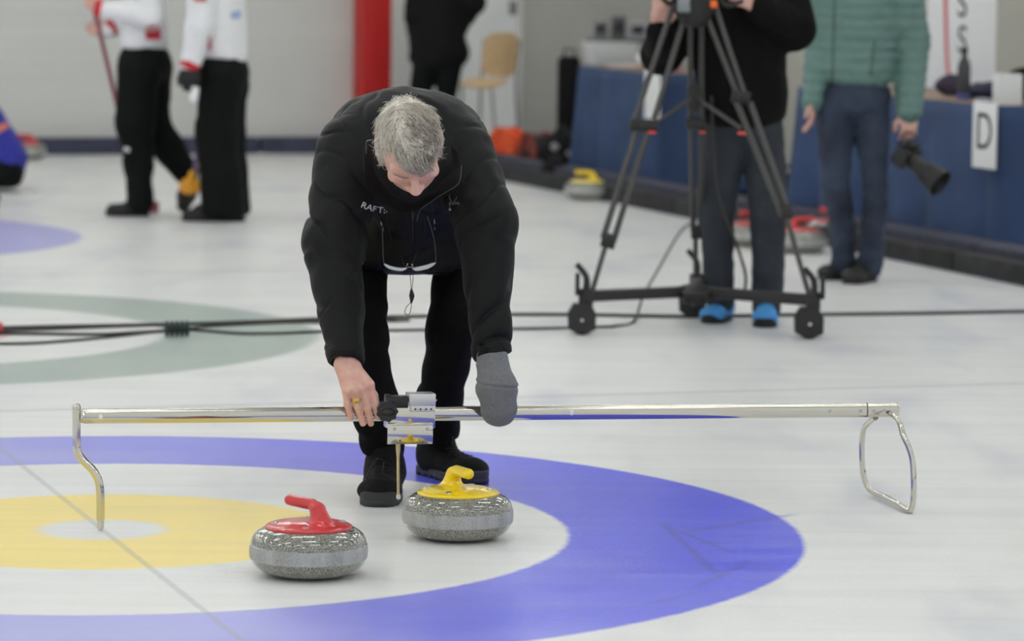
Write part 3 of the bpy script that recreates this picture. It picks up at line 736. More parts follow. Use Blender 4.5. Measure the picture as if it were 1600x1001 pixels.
# trousers ------------------------------------------------------------
def trousers(P):
    d = ell(P, W(642, 350, 10.06), (.168, .130, .13))
    legs = []
    for (h_, k_, a_, seed) in (('hipR', 'kR', 'aR', 41), ('hipL', 'kL', 'aL', 51)):
        if h_ == 'hipR': mid = W(582, 622, 9.74); end = W(600, 704, 9.82); rr = (.092, .066, .068, .060)
        else: mid = W(688, 620, 9.98); end = W(686, 676, 10.08); rr = (.094, .071, .064, .060)
        g = su(cap(P, hp[h_], hp[k_], rr[0], rr[1]), cap(P, hp[k_], mid, rr[1], rr[2]), .03); g = su(g, cap(P, mid, end, rr[2], rr[3]), .02)
        t = P[:, 2]
        g = g-.005*np.sin(t*75+vnoise(P, .09, seed)*3.5+P[:, 0]*20)*(.4+.6*vnoise(P, .16, seed+2))*np.clip((.52-t)*3+.4, .35, 1)
        g = g-.0045*vnoise(P, .05, seed+3)
        legs.append(g)
    d = su(d, np.minimum(legs[0], legs[1]), .03)
    # pocket patch bulging at the inside of the left knee
    d = su(d, ell(P, W(676, 520, 9.85), (.020, .05, .045)), .02)
    hz = np.where(P[:, 0] < -.255, W(600, 716, 9.8).z+.25*(P[:, 0]+.36)*-1*0, W(690, 690, 10.06).z)
    ang = np.where(P[:, 0] < -.255, hz-P[:, 2]-.18*(P[:, 0]+.345), hz-P[:, 2]+.15*(P[:, 0]+.2))
    d = ss_max(d, ang, .006)
    return d
tr = solid('trousers', trousers, (-.56, 9.5, .10), (.06, 10.3, 1.05), .0042, blackp, man)
m_ = MB(); m_.tube([W(x, y, Y) for x, y, Y in ((707, 682, 10.0), (709, 692, 9.99), (716, 706, 9.98), (722, 716, 9.98), (724, 722, 9.99))], .0016, 6, sm=4); m_.build('hem_cord', cordm, tr)

# shoes ------------------------------------------------------------
def make_shoe(parent, heel, toe, w_=.052, hgt=.105, ank=None, name='shoe', h=.0032, up_m=None, sole_m=None, laces=True, wd=1.0, shaft=.13):
    heel = Vector(heel); toe = Vector(toe); f = (toe-heel); f.z = 0; L_ = f.length; f.normalize(); s_ = Vector((-f.y, f.x, 0))
    R = np.array([[f.x, s_.x, 0], [f.y, s_.y, 0], [0, 0, 1]]); o = Vector((heel.x, heel.y, 0)); pitch_ = math.atan2(toe.z-heel.z, L_)
    zt = heel.z
    def q_(P): return ((P-A3((o.x, o.y, zt)))@R)*np.array([1, 1/wd, 1])
    k = L_/.30; WD = np.array([1, 1/wd, 1])
    def upper(P):
        q = q_(P)
        d = ell(q, (L_*.20, 0, .060), (.066*k, .040, .056)); d = su(d, ecap(q, (L_*.22, 0, .05), (L_*.80, 0, .036), (.040, .052), (.046, .030), (0, 1, 0)), .02)
        d = su(d, ell(q, (L_*.80, 0, .036), (.058*k, .048, .034)), .02)
        d = su(d, ecap(q, (L_*.22, 0, .06), (L_*.27, 0, shaft), (.042, .056), (.040, .050), (0, 1, 0)), .03)
        d = ss_max(d, .012-q[:, 2], .004); d = d-.001*vnoise(P, .02, 7)-.0015*vnoise(P, .05, 9)
        d = d+.0015*np.exp(-((q[:, 0]-L_*.68-.3*np.abs(q[:, 1]))/.003)**2)*(q[:, 2] < .08)
        return d
    def sole(P):
        q = q_(P); x = q[:, 0]/L_; hw_ = .040+.010*np.sin(np.clip((x-.25)/.75, 0, 1)*math.pi)-.0035*np.clip(1-np.abs(x-.4)/.2, 0, 1)
        cx = np.clip(q[:, 0], hw_*.9, L_-hw_*1.0); dd = np.hypot(q[:, 0]-cx, q[:, 1])-hw_
        zc = .028+.014*np.clip((x-.72)/.22, 0, 1)**2
        d = ss_max(dd, np.abs(q[:, 2]-zc/2)-zc/2, .004)
        d = d+.0014*np.exp(-((q[:, 2]-.018)/.0018)**2)
        tr_ = (np.sin(q[:, 0]*180) > .3) & (q[:, 2] < .007); d = np.where(tr_, d+.002, d)
        return d
    lo = np.minimum(A3(heel), A3(toe))-.09; hi = np.maximum(A3(heel), A3(toe))+.09; lo[2] = zt-.01; hi[2] = zt+shaft+.09
    sh = solid(name, upper, lo, hi, h, up_m or blacks, parent); hi[2] = zt+.07
    solid('sole', sole, lo, hi, h, sole_m or rubber, sh)
    if laces:
        bt = BVHTree.FromPolygons([v.co for v in sh.data.vertices], [p.vertices[:] for p in sh.data.polygons]); rl_ = Vector(rootloc(parent))
        def surf(x, y, off=.0025):
            p = o+f*x+s_*y; p.z = zt+.3; hh = bt.ray_cast(p-rl_, Vector((0, 0, -1))); return (hh[0]+rl_+Vector((0, 0, off))) if hh[0] is not None else Vector((p.x, p.y, zt+.08))
        for i in range(5):
            x = L_*(.40+.075*i); m_ = MB()
            m_.tube([surf(x, -.020), surf(x+.006, -.008), surf(x+.012, .008), surf(x+.016, .020)], .0017, 6, sm=3)
            m_.build('lace', cordm, sh)
    return sh
shR = make_shoe(man, G(604, 763), G(591, 793), laces=True, shaft=.17, wd=1.18)
shL = make_shoe(man, G(662, 738), G(752, 758), laces=True, shaft=.19, wd=1.12)
# loops of lace beside the right ankle
m_ = MB(); m_.tube([W(x, y, Y) for x, y, Y in ((590, 716, 9.62), (584, 722, 9.60), (577, 738, 9.60), (570, 754, 9.61), (568, 748, 9.61), (575, 732, 9.61), (588, 722, 9.62))], .0015, 6, sm=5); m_.build('lace', cordm, shR)
m_ = MB(); m_.tube([W(x, y, Y) for x, y, Y in ((600, 722, 9.60), (598, 738, 9.58), (607, 744, 9.575), (622, 752, 9.59))], .0015, 6, sm=5); m_.build('lace', cordm, shR)

# felt mitten ------------------------------------------------------------
def mitten(P):
    a = W(769, 556, 9.38); b = W(776, 606, 9.33); c = W(780, 640, 9.33)
    d = ecap(P, W(767, 540, 9.40), b, (.0400, .034), (.0475, .038), X1); d = su(d, ecap(P, b, c, (.0475, .038), (.0440, .036), X1), .03)
    d = su(d, ecap(P, c, W(781, 649, 9.335), (.044, .034), (.037, .028), X1), .02)
    seam = (P-A3(W(775, 603, 9.3)))@np.array([.10, 0, 1.0]); d = d+.0022*np.exp(-(seam/.0035)**2)-.0018*np.exp(-((seam-.007)/.005)**2)
    d = d-.0018*vnoise(P, .035, 71)-.0006*vnoise(P, .014, 72)
    q = (P-A3(W(757, 600, 9.32))); d = d-.0028*np.exp(-((q[:, 0]*.8+q[:, 2]*.35)/.008)**2)*(np.abs(q[:, 2]) < .05)
    return d
solid('mitten', mitten, (-.18, 9.24, .24), (.02, 9.48, .47), .0026, feltm, man)
# signet ring
m_ = MB(); rc = W(557, 625.5, 9.232); ax = (W(558.5, 634, 9.23)-W(553, 609, 9.235)).normalized(); u_ = ax.orthogonal().normalized(); v_ = ax.cross(u_)
goldm = mat('gold', (214, 178, 92), .18, metal=1)
rc = W(556.6, 626, 9.235)
m_.tube([rc+(u_*math.cos(t)+v_*math.sin(t))*.0122 for t in np.linspace(0, 2*math.pi, 24, endpoint=False)], .0021, 8, closed=True)
m_.box(rc+Vector((.0005, -.0132, .001)), (.0145, .003, .0135), bev=.0012); m_.build('ring', goldm, man)

# hair ------------------------------------------------------------
rng = np.random.default_rng(5)
def hairmat(n, a, b): return mat(n, a, .45, col2=b, nscale=120, stretch=(1, 1, 1), sheen=.2, contrast=(.3, .7))
HM = [hairmat('silver_hair', (226, 219, 205), (190, 182, 168)), hairmat('grey_hair', (176, 164, 150), (134, 124, 112)), hairmat('white_hair', (244, 240, 230), (214, 208, 196)), hairmat('dark_grey_hair', (112, 102, 92), (80, 73, 66))]
def scalp_f(q):      # negative where hair grows
    d = ell(q, (0, .006, .026), (.0785, .099, .0965))
    d = su(d, ell(q, (0, .06, -.03), (.066, .05, .06)), .03)
    for s in (-1, 1): d = su(d, ell(q, (s*.068, -.012, -.004), (.012, .022, .036)), .014)     # sideburns
    return d
def hair(P):
    q = hl(P); d = scalp_f(q)
    hairline = .078+.030*np.clip(-(q[:, 0]+.01)/.06, -1, 1)*.9-.20*np.clip(q[:, 0], 0, .05)+.0
    front = np.maximum(-(q[:, 1]+.018+ (q[:, 2]-.03)*.0), hairline*1.0-q[:, 2]-.0)
    cut = ss_max(-(q[:, 1]+.030), hairline-q[:, 2], .01)
    cut = np.where(np.abs(q[:, 0]) > .058, np.maximum(-(q[:, 1]+.046), -.2), cut)
    d = ss(d, -(-cut), .006) if False else ss_max(d, -(-1)*np.minimum(-(q[:, 1]+.030), 9) if False else -np.maximum(-(-cut), -9) if False else d*0-1, .001) if False else d
    # remove the face area: in front of y=-.030 and below the hairline
    inface = ss_max(q[:, 1]+.034, q[:, 2]-hairline, .008)       # negative inside the face area
    d = ss_max(d, -inface, .006)
    d = ss_max(d, -(q[:, 2]+.055), .01)
    d = d-.0022*vnoise(q*np.array([1, .35, 1]), .010, 91)-.003*vnoise(q, .03, 92)
    return d*HS
hr = solid('hair', hair, (-.40, 9.02, .88), (-.14, 9.40, 1.22), .0026, HM[0], man)
# locks: thousands of fine tapering strands combed across the crown
me = hr.data; pv = np.zeros(len(me.polygons)*3); me.polygons.foreach_get('center', pv); pv = pv.reshape(-1, 3)+rootloc(man)
nv = np.zeros(len(me.polygons)*3); me.polygons.foreach_get('normal', nv); nv = nv.reshape(-1, 3)
ql = hl(pv); nl = nv@HR
okm = np.where((scalp_f(ql) > -.006))[0]
sel = rng.choice(okm, 6500)
V = []; F = []; MI = []
part = np.array([-.012, .0, .0])
for i in sel:
    p = ql[i].copy(); n = nl[i]
    # combing field in head space: from the parting/whorl at the back, forward and to the sides
    wh = np.array([-.010, .075, .085]); out = p-wh; side = np.sign(p[0]+.018) if abs(p[0]+.018) > .004 else rng.choice([-1, 1])
    fl = np.array([side*.55+(.35 if p[2] > .06 and p[1] < 0 else 0), -.75, -.05-max(0, abs(p[0])-.05)*9])
    if p[1] > .07: fl = np.array([p[0]*4, .1, -1.])
    if abs(p[0]) > .066: fl = np.array([side*.02, -.25 if p[2] > -.02 else .15, -1.])
    fl = fl+rng.normal(0, .22, 3); fl = fl-n*(fl@n); fl /= np.linalg.norm(fl)+1e-9
    L_ = rng.uniform(.018, .036)*(1.15 if p[2] > .05 else .75); r0 = rng.uniform(.0005, .0010)
    lift = rng.uniform(.08, .38); curl = rng.normal(0, .35); s_ = np.cross(n, fl); pts = []
    for k in range(5):
        t = k/4; pts.append(p-n*.001+fl*L_*t+n*L_*(lift*t-.30*t*t)+s_*L_*curl*t*t*.5)
    b0 = len(V)
    for k, c in enumerate(pts):
        r_ = r0*(1-.75*(k/4)**1.5); wpt = A3(HC)+HR@(c*HS)
        sd = HR@s_; nn = HR@n
        for a in (0, 2.094, 4.189): V.append(wpt+(sd*math.cos(a)+nn*math.sin(a))*r_)
    for k in range(4):
        for a in range(3): F.append((b0+k*3+a, b0+k*3+(a+1) % 3, b0+k*3+3+(a+1) % 3, b0+k*3+3+a))
    c = rng.random(); dk = .12+.75*float((p[0] > -.005) and (p[2] > .05) and (p[1] < .03) and p[0] < .06)
    MI += [3 if c < dk*.35 else 1 if c < dk*.9 else (2 if c > .70 else 0)]*12
st = raw('hair_strands', np.array(V), np.array(F), HM, hr); st['kind'] = 'stuff'; st.data.polygons.foreach_set('material_index', MI)
# fringe falling over the forehead
V = []; F = []; MI = []
for i in range(620):
    a = rng.random(); x0 = -.030+.075*a; st_ = np.array([x0-.012, -.045-.02*rng.random(), .088+.010*rng.random()-.2*abs(x0)*.4]); en = np.array([-.014+.062*a+rng.normal(0, .004), -.099-.004*rng.random(), .060-.026*math.sin(a*2.6)+rng.normal(0, .005)])
    ctl = (st_+en)/2+np.array([-.012, -.022, .014])+rng.normal(0, .002, 3); r0 = rng.uniform(.0005, .0009); b0 = len(V)
    for k in range(8):
        t = k/7; c = (1-t)**2*st_+2*t*(1-t)*ctl+t*t*en; r_ = r0*(1-.7*t); wpt = A3(HC)+HR@(c*HS)
        for g_ in (0, 2.094, 4.189): V.append(wpt+(HR[:, 0]*math.cos(g_)+HR[:, 2]*math.sin(g_))*r_)
    for k in range(7):
        for g_ in range(3): F.append((b0+k*3+g_, b0+k*3+(g_+1) % 3, b0+k*3+3+(g_+1) % 3, b0+k*3+3+g_))
    MI += [int(rng.choice([0, 1, 2, 3], p=[.4, .25, .2, .15]))]*21
st = raw('fringe', np.array(V), np.array(F), HM, hr); st['kind'] = 'stuff'; st.data.polygons.foreach_set('material_index', MI)
for s in (-1, 1):     # eyebrows
    V = []; F = []
    for i in range(60):
        a = rng.random(); c0 = np.array([s*(.012+.034*a), -.0985+.010*a*a*1.5-.0, .019+.003*math.sin(a*3)+rng.normal(0, .0012)]); c1 = c0+np.array([s*.008, -.002+.003*a, .002]); b0 = len(V)
        for c, r_ in ((c0, .0006), (c1, .0002)):
            wpt = A3(HC)+HR@(c*HS)
            for g_ in (0, 2.094, 4.189): V.append(wpt+(HR[:, 0]*0+HR[:, 1]*math.cos(g_)+HR[:, 2]*math.sin(g_))*r_)
        for g_ in range(3): F.append((b0+g_, b0+(g_+1) % 3, b0+3+(g_+1) % 3, b0+3+g_))
    e_ = raw('eyebrow', np.array(V), np.array(F), HM[1], man); e_['kind'] = 'stuff'

# spectacles hanging on a cord ------------------------------------------------------------
gl = thing('eyeglasses', 'narrow metal-rimmed reading glasses hanging on a black cord below the chest of the bending person', 'eyeglasses', W(641, 420, 9.40))
fm = mat('thin_metal_rim', (120, 120, 118), .25, metal=1); tm_ = mat('dark_temple', (58, 58, 60), .35, metal=.6); glass = mat('lens_glass', (235, 238, 240), .05, coat=.5, alpha=.55, spec=.8)
GY = 9.46
def gp_(px, py, dy=0): return W(px, py, GY+dy)
for s, xs in ((-1, ((600, 411), (603, 417), (612, 421.5), (626, 423.5), (634, 421), (636, 417.5), (626, 418), (612, 415.5))), (1, ((645, 418.5), (647, 422), (655, 423), (668, 420), (677, 415), (681, 409.5), (668, 413), (655, 416)))):
    loop = [gp_(x, y) for x, y in xs]
    rim = MB(); rim.tube(loop, .0011, 8, closed=True, sm=4); rm_ = rim.build('rim', fm, gl)
    cpts = catmull(loop, 4, True); cen = sum(cpts, Vector())/len(cpts); le = MB(); n = len(cpts)
    le.add([p for p in cpts]+[p+Vector((0, .0016, 0)) for p in cpts], [list(range(n))[::-1], list(range(n, 2*n))]+[[i, (i+1) % n, n+(i+1) % n, n+i] for i in range(n)]); le.build('lens', glass, rm_)
m_ = MB(); m_.tube([gp_(635, 418.5), gp_(640.5, 417), gp_(646, 418.5)], .0011, 8, sm=4); m_.build('bridge', fm, gl)
for pts in (((600.5, 412), (599, 405), (598, 380), (597.5, 352)), ((680.5, 410), (681, 400), (678, 372), (668, 338))):
    m_ = MB(); m_.tube([gp_(x, y, (412-y)*-.0004*0-.0) for x, y in pts], .0013, 8, sm=4); m_.build('temple', tm_, gl)
for x, y in ((635, 417), (645.5, 417.5)):
    m_ = MB(); m_.tube([gp_(x, y, -.001), gp_(x+(1 if x < 640 else -1)*1.5, y-4, .003)], .0007, 6); m_.ball(gp_(x+(1 if x < 640 else -1)*1.5, y-4.5, .003), .002, 10); m_.build('nose_pad', mat('nose_pad', (180, 180, 180), .3), gl)
wt = mat('silver_sleeve', (190, 190, 188), .3, metal=.8)
cords = (((597.5, 354), (596, 348), (590, 332), (584, 312), (579, 296), (571, 284), (568, 262), (568, 240), (573, 222)),
         ((668, 338), (664, 345), (663, 362), (656, 385), (648, 402), (645, 412)), ((679, 352), (679, 345), (674, 318), (671, 300)),
         ((604, 340), (610, 366), (622, 388), (630, 410), (633, 418)))
for i, pts in enumerate(cords):
    m_ = MB(); m_.tube([onjacket(x, y, .004) if y < 400 else gp_(x, y) for x, y in pts], .0010, 6, sm=4); m_.build('cord', cordm, gl)
for (x0, y0, x1, y1) in ((595, 346, 596.5, 351), (598, 356, 599, 360), (678.5, 343, 679, 349), (679, 355, 679, 358)):
    m_ = MB(); a = onjacket(x0, y0, .005); b = onjacket(x1, y1, .005); m_.cyl(a, b, .0018, 10); m_.build('cord_sleeve', wt, gl)
m_ = MB(); m_.tube([gp_(x, y) for x, y in ((640, 425), (641.5, 436), (642.5, 452))], .0009, 6, sm=4); m_.tube([gp_(x, y) for x, y in ((645, 424), (645.5, 436), (643.5, 452))], .0009, 6, sm=4)
m_.tube([gp_(643, 451), gp_(643, 455), gp_(643.5, 462), gp_(643, 470), gp_(642.5, 474)], [.0018, .0045, .0075, .004, .0012], 12, sm=3)
m_.tube([gp_(x, y) for x, y in ((642, 472), (635, 480), (632.5, 488), (637, 492), (641, 487), (643, 474))], .0009, 6, sm=5); m_.build('cord_stopper', cordm, gl)
# metal clip at the ear side of the cord
m_ = MB(); m_.tube([W(583, 218.5, 9.24), W(574, 220, 9.24), W(572.5, 224, 9.25), W(572.5, 240, 9.27)], .0016, 8, sm=3); m_.build('cord_clip', fm, gl)

# ------------------------------------------------------------ people in the background
def chain(P, pts, rr, k=.02):
    d = None
    for i in range(len(pts)-1):
        c = cap(P, pts[i], pts[i+1], rr[i], rr[i+1]); d = c if d is None else su(d, c, k)
    return d
def hand(P, w_, tip, side, curl=.5, s=1.0, palmn=None):
    # wrist, direction of the fingers, the side the thumb is on
    w_ = Vector(w_); f = (Vector(tip)-w_).normalized(); sd = Vector(side); sd = (sd-f*sd.dot(f)).normalized(); n = f.cross(sd) if palmn is None else Vector(palmn)
    R = np.array([f, sd, n]).T
    d = ell(P, w_+f*.045*s, (.050*s, .040*s, .016*s), R)
    for i, (o, l, r) in enumerate(((.030, .078, .0092), (.010, .086, .0096), (-.010, .080, .0092), (-.029, .064, .0082))):
        a = w_+f*.078*s+sd*o*s*.95; m = a+f*l*.45*s*math.cos(curl*.6)+n*l*.45*s*math.sin(curl*.6); e = m+f*l*.5*s*math.cos(curl*1.6)+n*l*.5*s*math.sin(curl*1.6)
        d = su(d, su(cap(P, a, m, r*s, r*s*.95), cap(P, m, e, r*s*.95, r*s*.8), .003), .005)
    a = w_+f*.020*s+sd*.026*s; m = a+f*.034*s+sd*.030*s+n*.010*s; e = m+f*.030*s+n*.012*s
    return su(d, su(cap(P, a, m, .014*s, .011*s), cap(P, m, e, .011*s, .009*s), .004), .008)
def simple_head(P, c, fwd, s=1.0):
    f = Vector(fwd).normalized(); r = f.cross(Vector((0, 0, 1))).normalized(); u = r.cross(f); R = np.array([r, -f, u]).T
    q = (P-A3(c))@R/s; return face(q)*s
def bounds(pts, pad):
    a = np.array([A3(p) for p in pts]); return a.min(0)-pad, a.max(0)+pad
def fig(name, label, J, sk, jacket_f, jm, trouser_f, tm, shoes, h=.008, hands=(), loc=None, headf=(0, -1, 0), hair_m=None, shoe_m=None, sole_m=None, shaft=.11, jname='jacket', head=True, jh=None):
    pts = list(J.values()); lo, hi = bounds(pts, .24)
    lo[2] = max(lo[2], .03)
    def bf(P):
        d = ecap(P, J['pel'], J['chest'], (.125, .085), (.135, .09), J['side'])
        d = su(d, chain(P, [J['chest'], J['neck'], J['head']], (.07, .052, .052)), .04)
        for s in 'RL':
            d = su(d, chain(P, [J['s'+s], J['e'+s], J['w'+s]], (.050, .036, .026)), .03)
            d = su(d, chain(P, [J['h'+s], J['k'+s], J['a'+s]], (.070, .045, .034)), .03)
        d = su(d, simple_head(P, J['head'], headf), .015)
        for hd in hands: d = su(d, hand(P, *hd), .012)
        return d
    J2 = dict(J); side = J2.pop('side'); pts = list(J2.values()); lo, hi = bounds(pts, .22); lo[2] = max(lo[2], .02)
    loc = loc or (J['pel'].x, J['pel'].y, 0)
    o = solid(name, bf, lo, hi, h, sk, loc=loc); setp(o, label, 'person')
    jk_ = solid(jname, jacket_f, lo, hi, jh or h, jm, o); tr_ = solid('trousers', trouser_f, lo, hi, jh or h, tm, o)
    for hl_, to_ in shoes: make_shoe(o, hl_, to_, h=.006, laces=False, up_m=shoe_m, sole_m=sole_m, shaft=shaft, wd=1.05)
    hc = A3(J['head']); f = Vector(headf).normalized(); r = f.cross(Vector((0, 0, 1))).normalized(); u = r.cross(f); R = np.array([r, -f, u]).T
    def hf(P):
        q = (P-hc)@R; d = scalp_f(q); d = ss_max(d, -ss_max(q[:, 1]+.034, q[:, 2]-.062, .008), .006); return ss_max(d, -(q[:, 2]+.06), .01)-.002*vnoise(P, .02, 3)
    solid('hair', hf, hc-.17, hc+.17, .006, hair_m or mat('brown_hair', (70, 54, 42), .6), o)
    return o, jk_, tr_
def cloth_noise(P, a=.006, sc=.09, seed=1): return a*vnoise(P, sc, seed)+a*.6*vnoise(P, sc*.45, seed+1)
VX = lambda x, y, z: Vector((x, y, z))

# white and red team jackets
whitef = mat('white_team_fabric', (232, 233, 236), .75, bump=.002, bscale=25)
redf = mat('red_team_fabric', (190, 34, 46), .7)
blackt = mat('black_team_trousers', (15, 17, 17), .85, spec=.15, bump=.002, bscale=20)
shoeb = mat('black_shoe', (22, 22, 22), .6); soleb = mat('black_sole', (18, 18, 18), .7)
Yp = G(200, 338).y
def pp(px, py, dy=0.0): return W(px, py, Yp+dy)
J = dict(side=(.25, 1, 0), pel=pp(228, 92), chest=pp(222, -25), neck=pp(214, -68), head=pp(206, -104), sR=pp(224, -42, -.18), eR=pp(236, 26, -.24), wR=pp(160, 14, -.20),
         sL=pp(214, -42, .18), eL=pp(206, 28, .22), wL=pp(168, 46, .10), hR=pp(214, 100, -.09), kR=pp(206, 200, -.08), aR=pp(218, 312, -.02), hL=pp(240, 100, .09), kL=pp(240, 200, .12), aL=pp(296, 280, .18))
def jf(P):
    d = ecap(P, pp(227, 62), pp(222, -30), (.175, .135), (.18, .125), (.25, 1, 0)); d = su(d, cap(P, pp(220, -48), pp(214, -66), .09, .062), .05)
    for s in 'RL': d = su(d, chain(P, [J['s'+s], J['e'+s], J['w'+s]], (.085, .070, .048)), .035)
    d = d-cloth_noise(P, .007); return ss_max(d, pp(228, 77).z-P[:, 2]-.02*(P[:, 0]-pp(228, 77).x), .008)
def tf(P):
    d = ell(P, pp(226, 96), (.145, .165, .14))
    d = su(d, chain(P, [pp(216, 105, -.09), pp(212, 190, -.08), pp(217, 258, -.04), pp(219, 315, -.02)], (.125, .108, .082, .078), .04), .05)
    d = su(d, chain(P, [pp(240, 105, .09), pp(236, 185, .12), pp(262, 228, .15), pp(290, 268, .17)], (.115, .095, .088, .075), .04), .05)
    return d-cloth_noise(P, .007, seed=5)
pA, pAj, pAt = fig('person', 'striding player in a white and red jacket holding a broom with both hands', J, skin, jf, whitef, tf, blackt,
    [(G(232, 338), G(165, 337)) ], hands=[(J['wR'], pp(138, 4, -.19), (0, 0, 1), .9), (J['wL'], pp(148, 46, .05), (0, 0, 1), 1.0)], headf=(-1, -.2, -.1), shoe_m=shoeb, sole_m=soleb)
a_, m1_, t_ = pp(297, 282, .18), pp(288, 306, .17), pp(284, 322, .12)
sh_ = solid('shoe', lambda P: su(su(cap(P, a_, m1_, .048, .042), cap(P, m1_, t_, .042, .030), .02), cap(P, a_, pp(303, 290, .24), .045, .036), .02), A3(m1_)-.22, A3(m1_)+.22, .008, shoeb, pA)
m_ = MB(); m_.tube([pp(306, 294, .26), pp(297, 312, .22), pp(288, 328, .13)], [.020, .028, .022], 12, sm=3, sq=(.7, .5, 1.3)); m_.build('sole', soleb, sh_)
btA = BVHTree.FromPolygons([v.co for v in pAj.data.vertices], [p.vertices[:] for p in pAj.data.polygons])
def panel(name, pts, m, parent, tree, off=.004, nu=8, nv=8):     # a cloth panel lying on the garment
    RL = Vector(rootloc(parent)); V = []; o = Vector((0, 0, CAMH)); okk = True
    for j in range(nv+1):
        for i in range(nu+1):
            s, t = i/nu, j/nv; px = (pts[0][0]*(1-s)+pts[1][0]*s)*(1-t)+(pts[3][0]*(1-s)+pts[2][0]*s)*t; py = (pts[0][1]*(1-s)+pts[1][1]*s)*(1-t)+(pts[3][1]*(1-s)+pts[2][1]*s)*t
            d = (W(px, py, 9)-o).normalized(); h = tree.ray_cast(o-RL, d)
            if h[0] is None: V.append(None)
            else: V.append(h[0]+RL-d*off)
    F = [[j*(nu+1)+i, j*(nu+1)+i+1, (j+1)*(nu+1)+i+1, (j+1)*(nu+1)+i] for j in range(nv) for i in range(nu)]
    F = [f for f in F if all(V[k] is not None for k in f)]
    F = [f for f in F if max((V[a]-V[b]).length for a in f for b in f) < .09]
    V = [v if v is not None else Vector() for v in V]
    used = sorted({k for f in F for k in f}); mp_ = {k: i for i, k in enumerate(used)}
    if not used: return None
    return raw(name, [tuple(V[k]) for k in used], [[mp_[k] for k in f] for f in F], m, parent)
panel('side_panel', [(227, 42), (250, 38), (252, 62), (228, 62)], redf, pAj, btA)
def cuff(name, a, b, r1, r2, m, parent):
    m_ = MB(); m_.tube([a, (Vector(a)+Vector(b))/2, b], [r1, (r1+r2)/2*1.03, r2], 20); return m_.build(name, m, parent)
cuff('cuff', pp(159, 14, -.20), pp(148, 12, -.20), .050, .046, redf, pAj); cuff('cuff', pp(176, 42, .115), pp(166, 47, .095), .052, .046, redf, pAj)
m_ = MB(); m_.tube([pp(194, 232, -.17), pp(202, 235, -.17)], .012, 8); m_.build('trouser_logo', whitef, pAt)

Yq = G(330, 345).y
def pq(px, py, dy=0.0): return W(px, py, Yq+dy)
J = dict(side=(.25, 1, 0), pel=pq(350, 105), chest=pq(340, -20), neck=pq(330, -66), head=pq(322, -104), sR=pq(316, -38, -.19), eR=pq(312, 40, -.22), wR=pq(298, 104, -.22),
         sL=pq(346, -38, .18), eL=pq(350, 40, .22), wL=pq(330, 98, .24), hR=pq(342, 118, -.09), kR=pq(334, 215, -.08), aR=pq(348, 318, -.05), hL=pq(358, 118, .09), kL=pq(350, 215, .09), aL=pq(358, 316, .10))
def jf(P):
    d = ecap(P, pq(350, 78), pq(342, -28), (.17, .135), (.18, .13), (.25, 1, 0)); d = su(d, cap(P, pq(336, -48), pq(330, -66), .09, .062), .05)
    d = su(d, chain(P, [J['sR'], J['eR'], J['wR']], (.090, .080, .055)), .03); d = su(d, chain(P, [J['sL'], J['eL'], J['wL']], (.085, .070, .050)), .03)
    d = d-cloth_noise(P, .008, seed=9); return ss_max(d, pq(350, 93).z-P[:, 2]-.12*(P[:, 0]-pq(350, 93).x)*1.0, .008)*1.0
def jf2(P):
    d = jf(P); arm = chain(P, [J['sR'], J['eR'], J['wR']], (.090, .080, .055))-cloth_noise(P, .006, seed=9); return np.minimum(d, arm)
def tf(P):
    d = ell(P, pq(352, 112), (.135, .155, .14))
    d = su(d, chain(P, [pq(344, 120, -.09), pq(338, 210, -.08), pq(348, 325, -.05)], (.125, .115, .125), .04), .05)
    d = su(d, chain(P, [pq(358, 120, .09), pq(352, 210, .09), pq(362, 322, .08)], (.115, .11, .11), .04), .05)
    d = d-cloth_noise(P, .007, seed=15); return ss_max(d, .035-P[:, 2], .01)
pB, pBj, pBt = fig('person', 'player in a white and red jacket standing still, with a black glove', J, skin, jf2, whitef, tf, blackt,
    [(G(382, 346), G(284, 345)), (G(384, 338), G(300, 337))], hands=[(J['wL'], pq(322, 112, .22), (0, 0, 1), .8)], headf=(-1, -.3, -.1), shoe_m=shoeb, sole_m=soleb)
cuff('cuff', pq(300, 96, -.22), pq(294, 107, -.22), .062, .056, redf, pBj)
glv = mat('black_glove', (16, 17, 19), .6, bump=.001, bscale=60)
solid('glove', lambda P: su(hand(P, pq(298, 104, -.22), pq(297, 140, -.24), (-1, 0, 0), 1.0, 1.18), ell(P, pq(297, 120, -.23), (.062, .05, .075)), .02), A3(pq(298, 118, -.23))-.17, A3(pq(298, 118, -.23))+.17, .006, glv, pB)
btB = BVHTree.FromPolygons([v.co for v in pBj.data.vertices], [p.vertices[:] for p in pBj.data.polygons])
panel('side_panel', [(326, 56), (328, 56), (331, 76), (324, 76)], redf, pBj, btB); panel('collar_flash', [(300, -6), (324, -6), (322, 3), (304, 2)], redf, pBj, btB)
bluel = mat('blue_logo', (150, 170, 210), .7); panel('back_logo', [(360, 20), (376, 16), (376, 28), (362, 30)], bluel, pBj, btB)
m_ = MB(); m_.tube([pq(306, 136, -.30), pq(302, 158, -.31)], [.020, .024], 12); m_.build('glove_tag', whitef, pB)

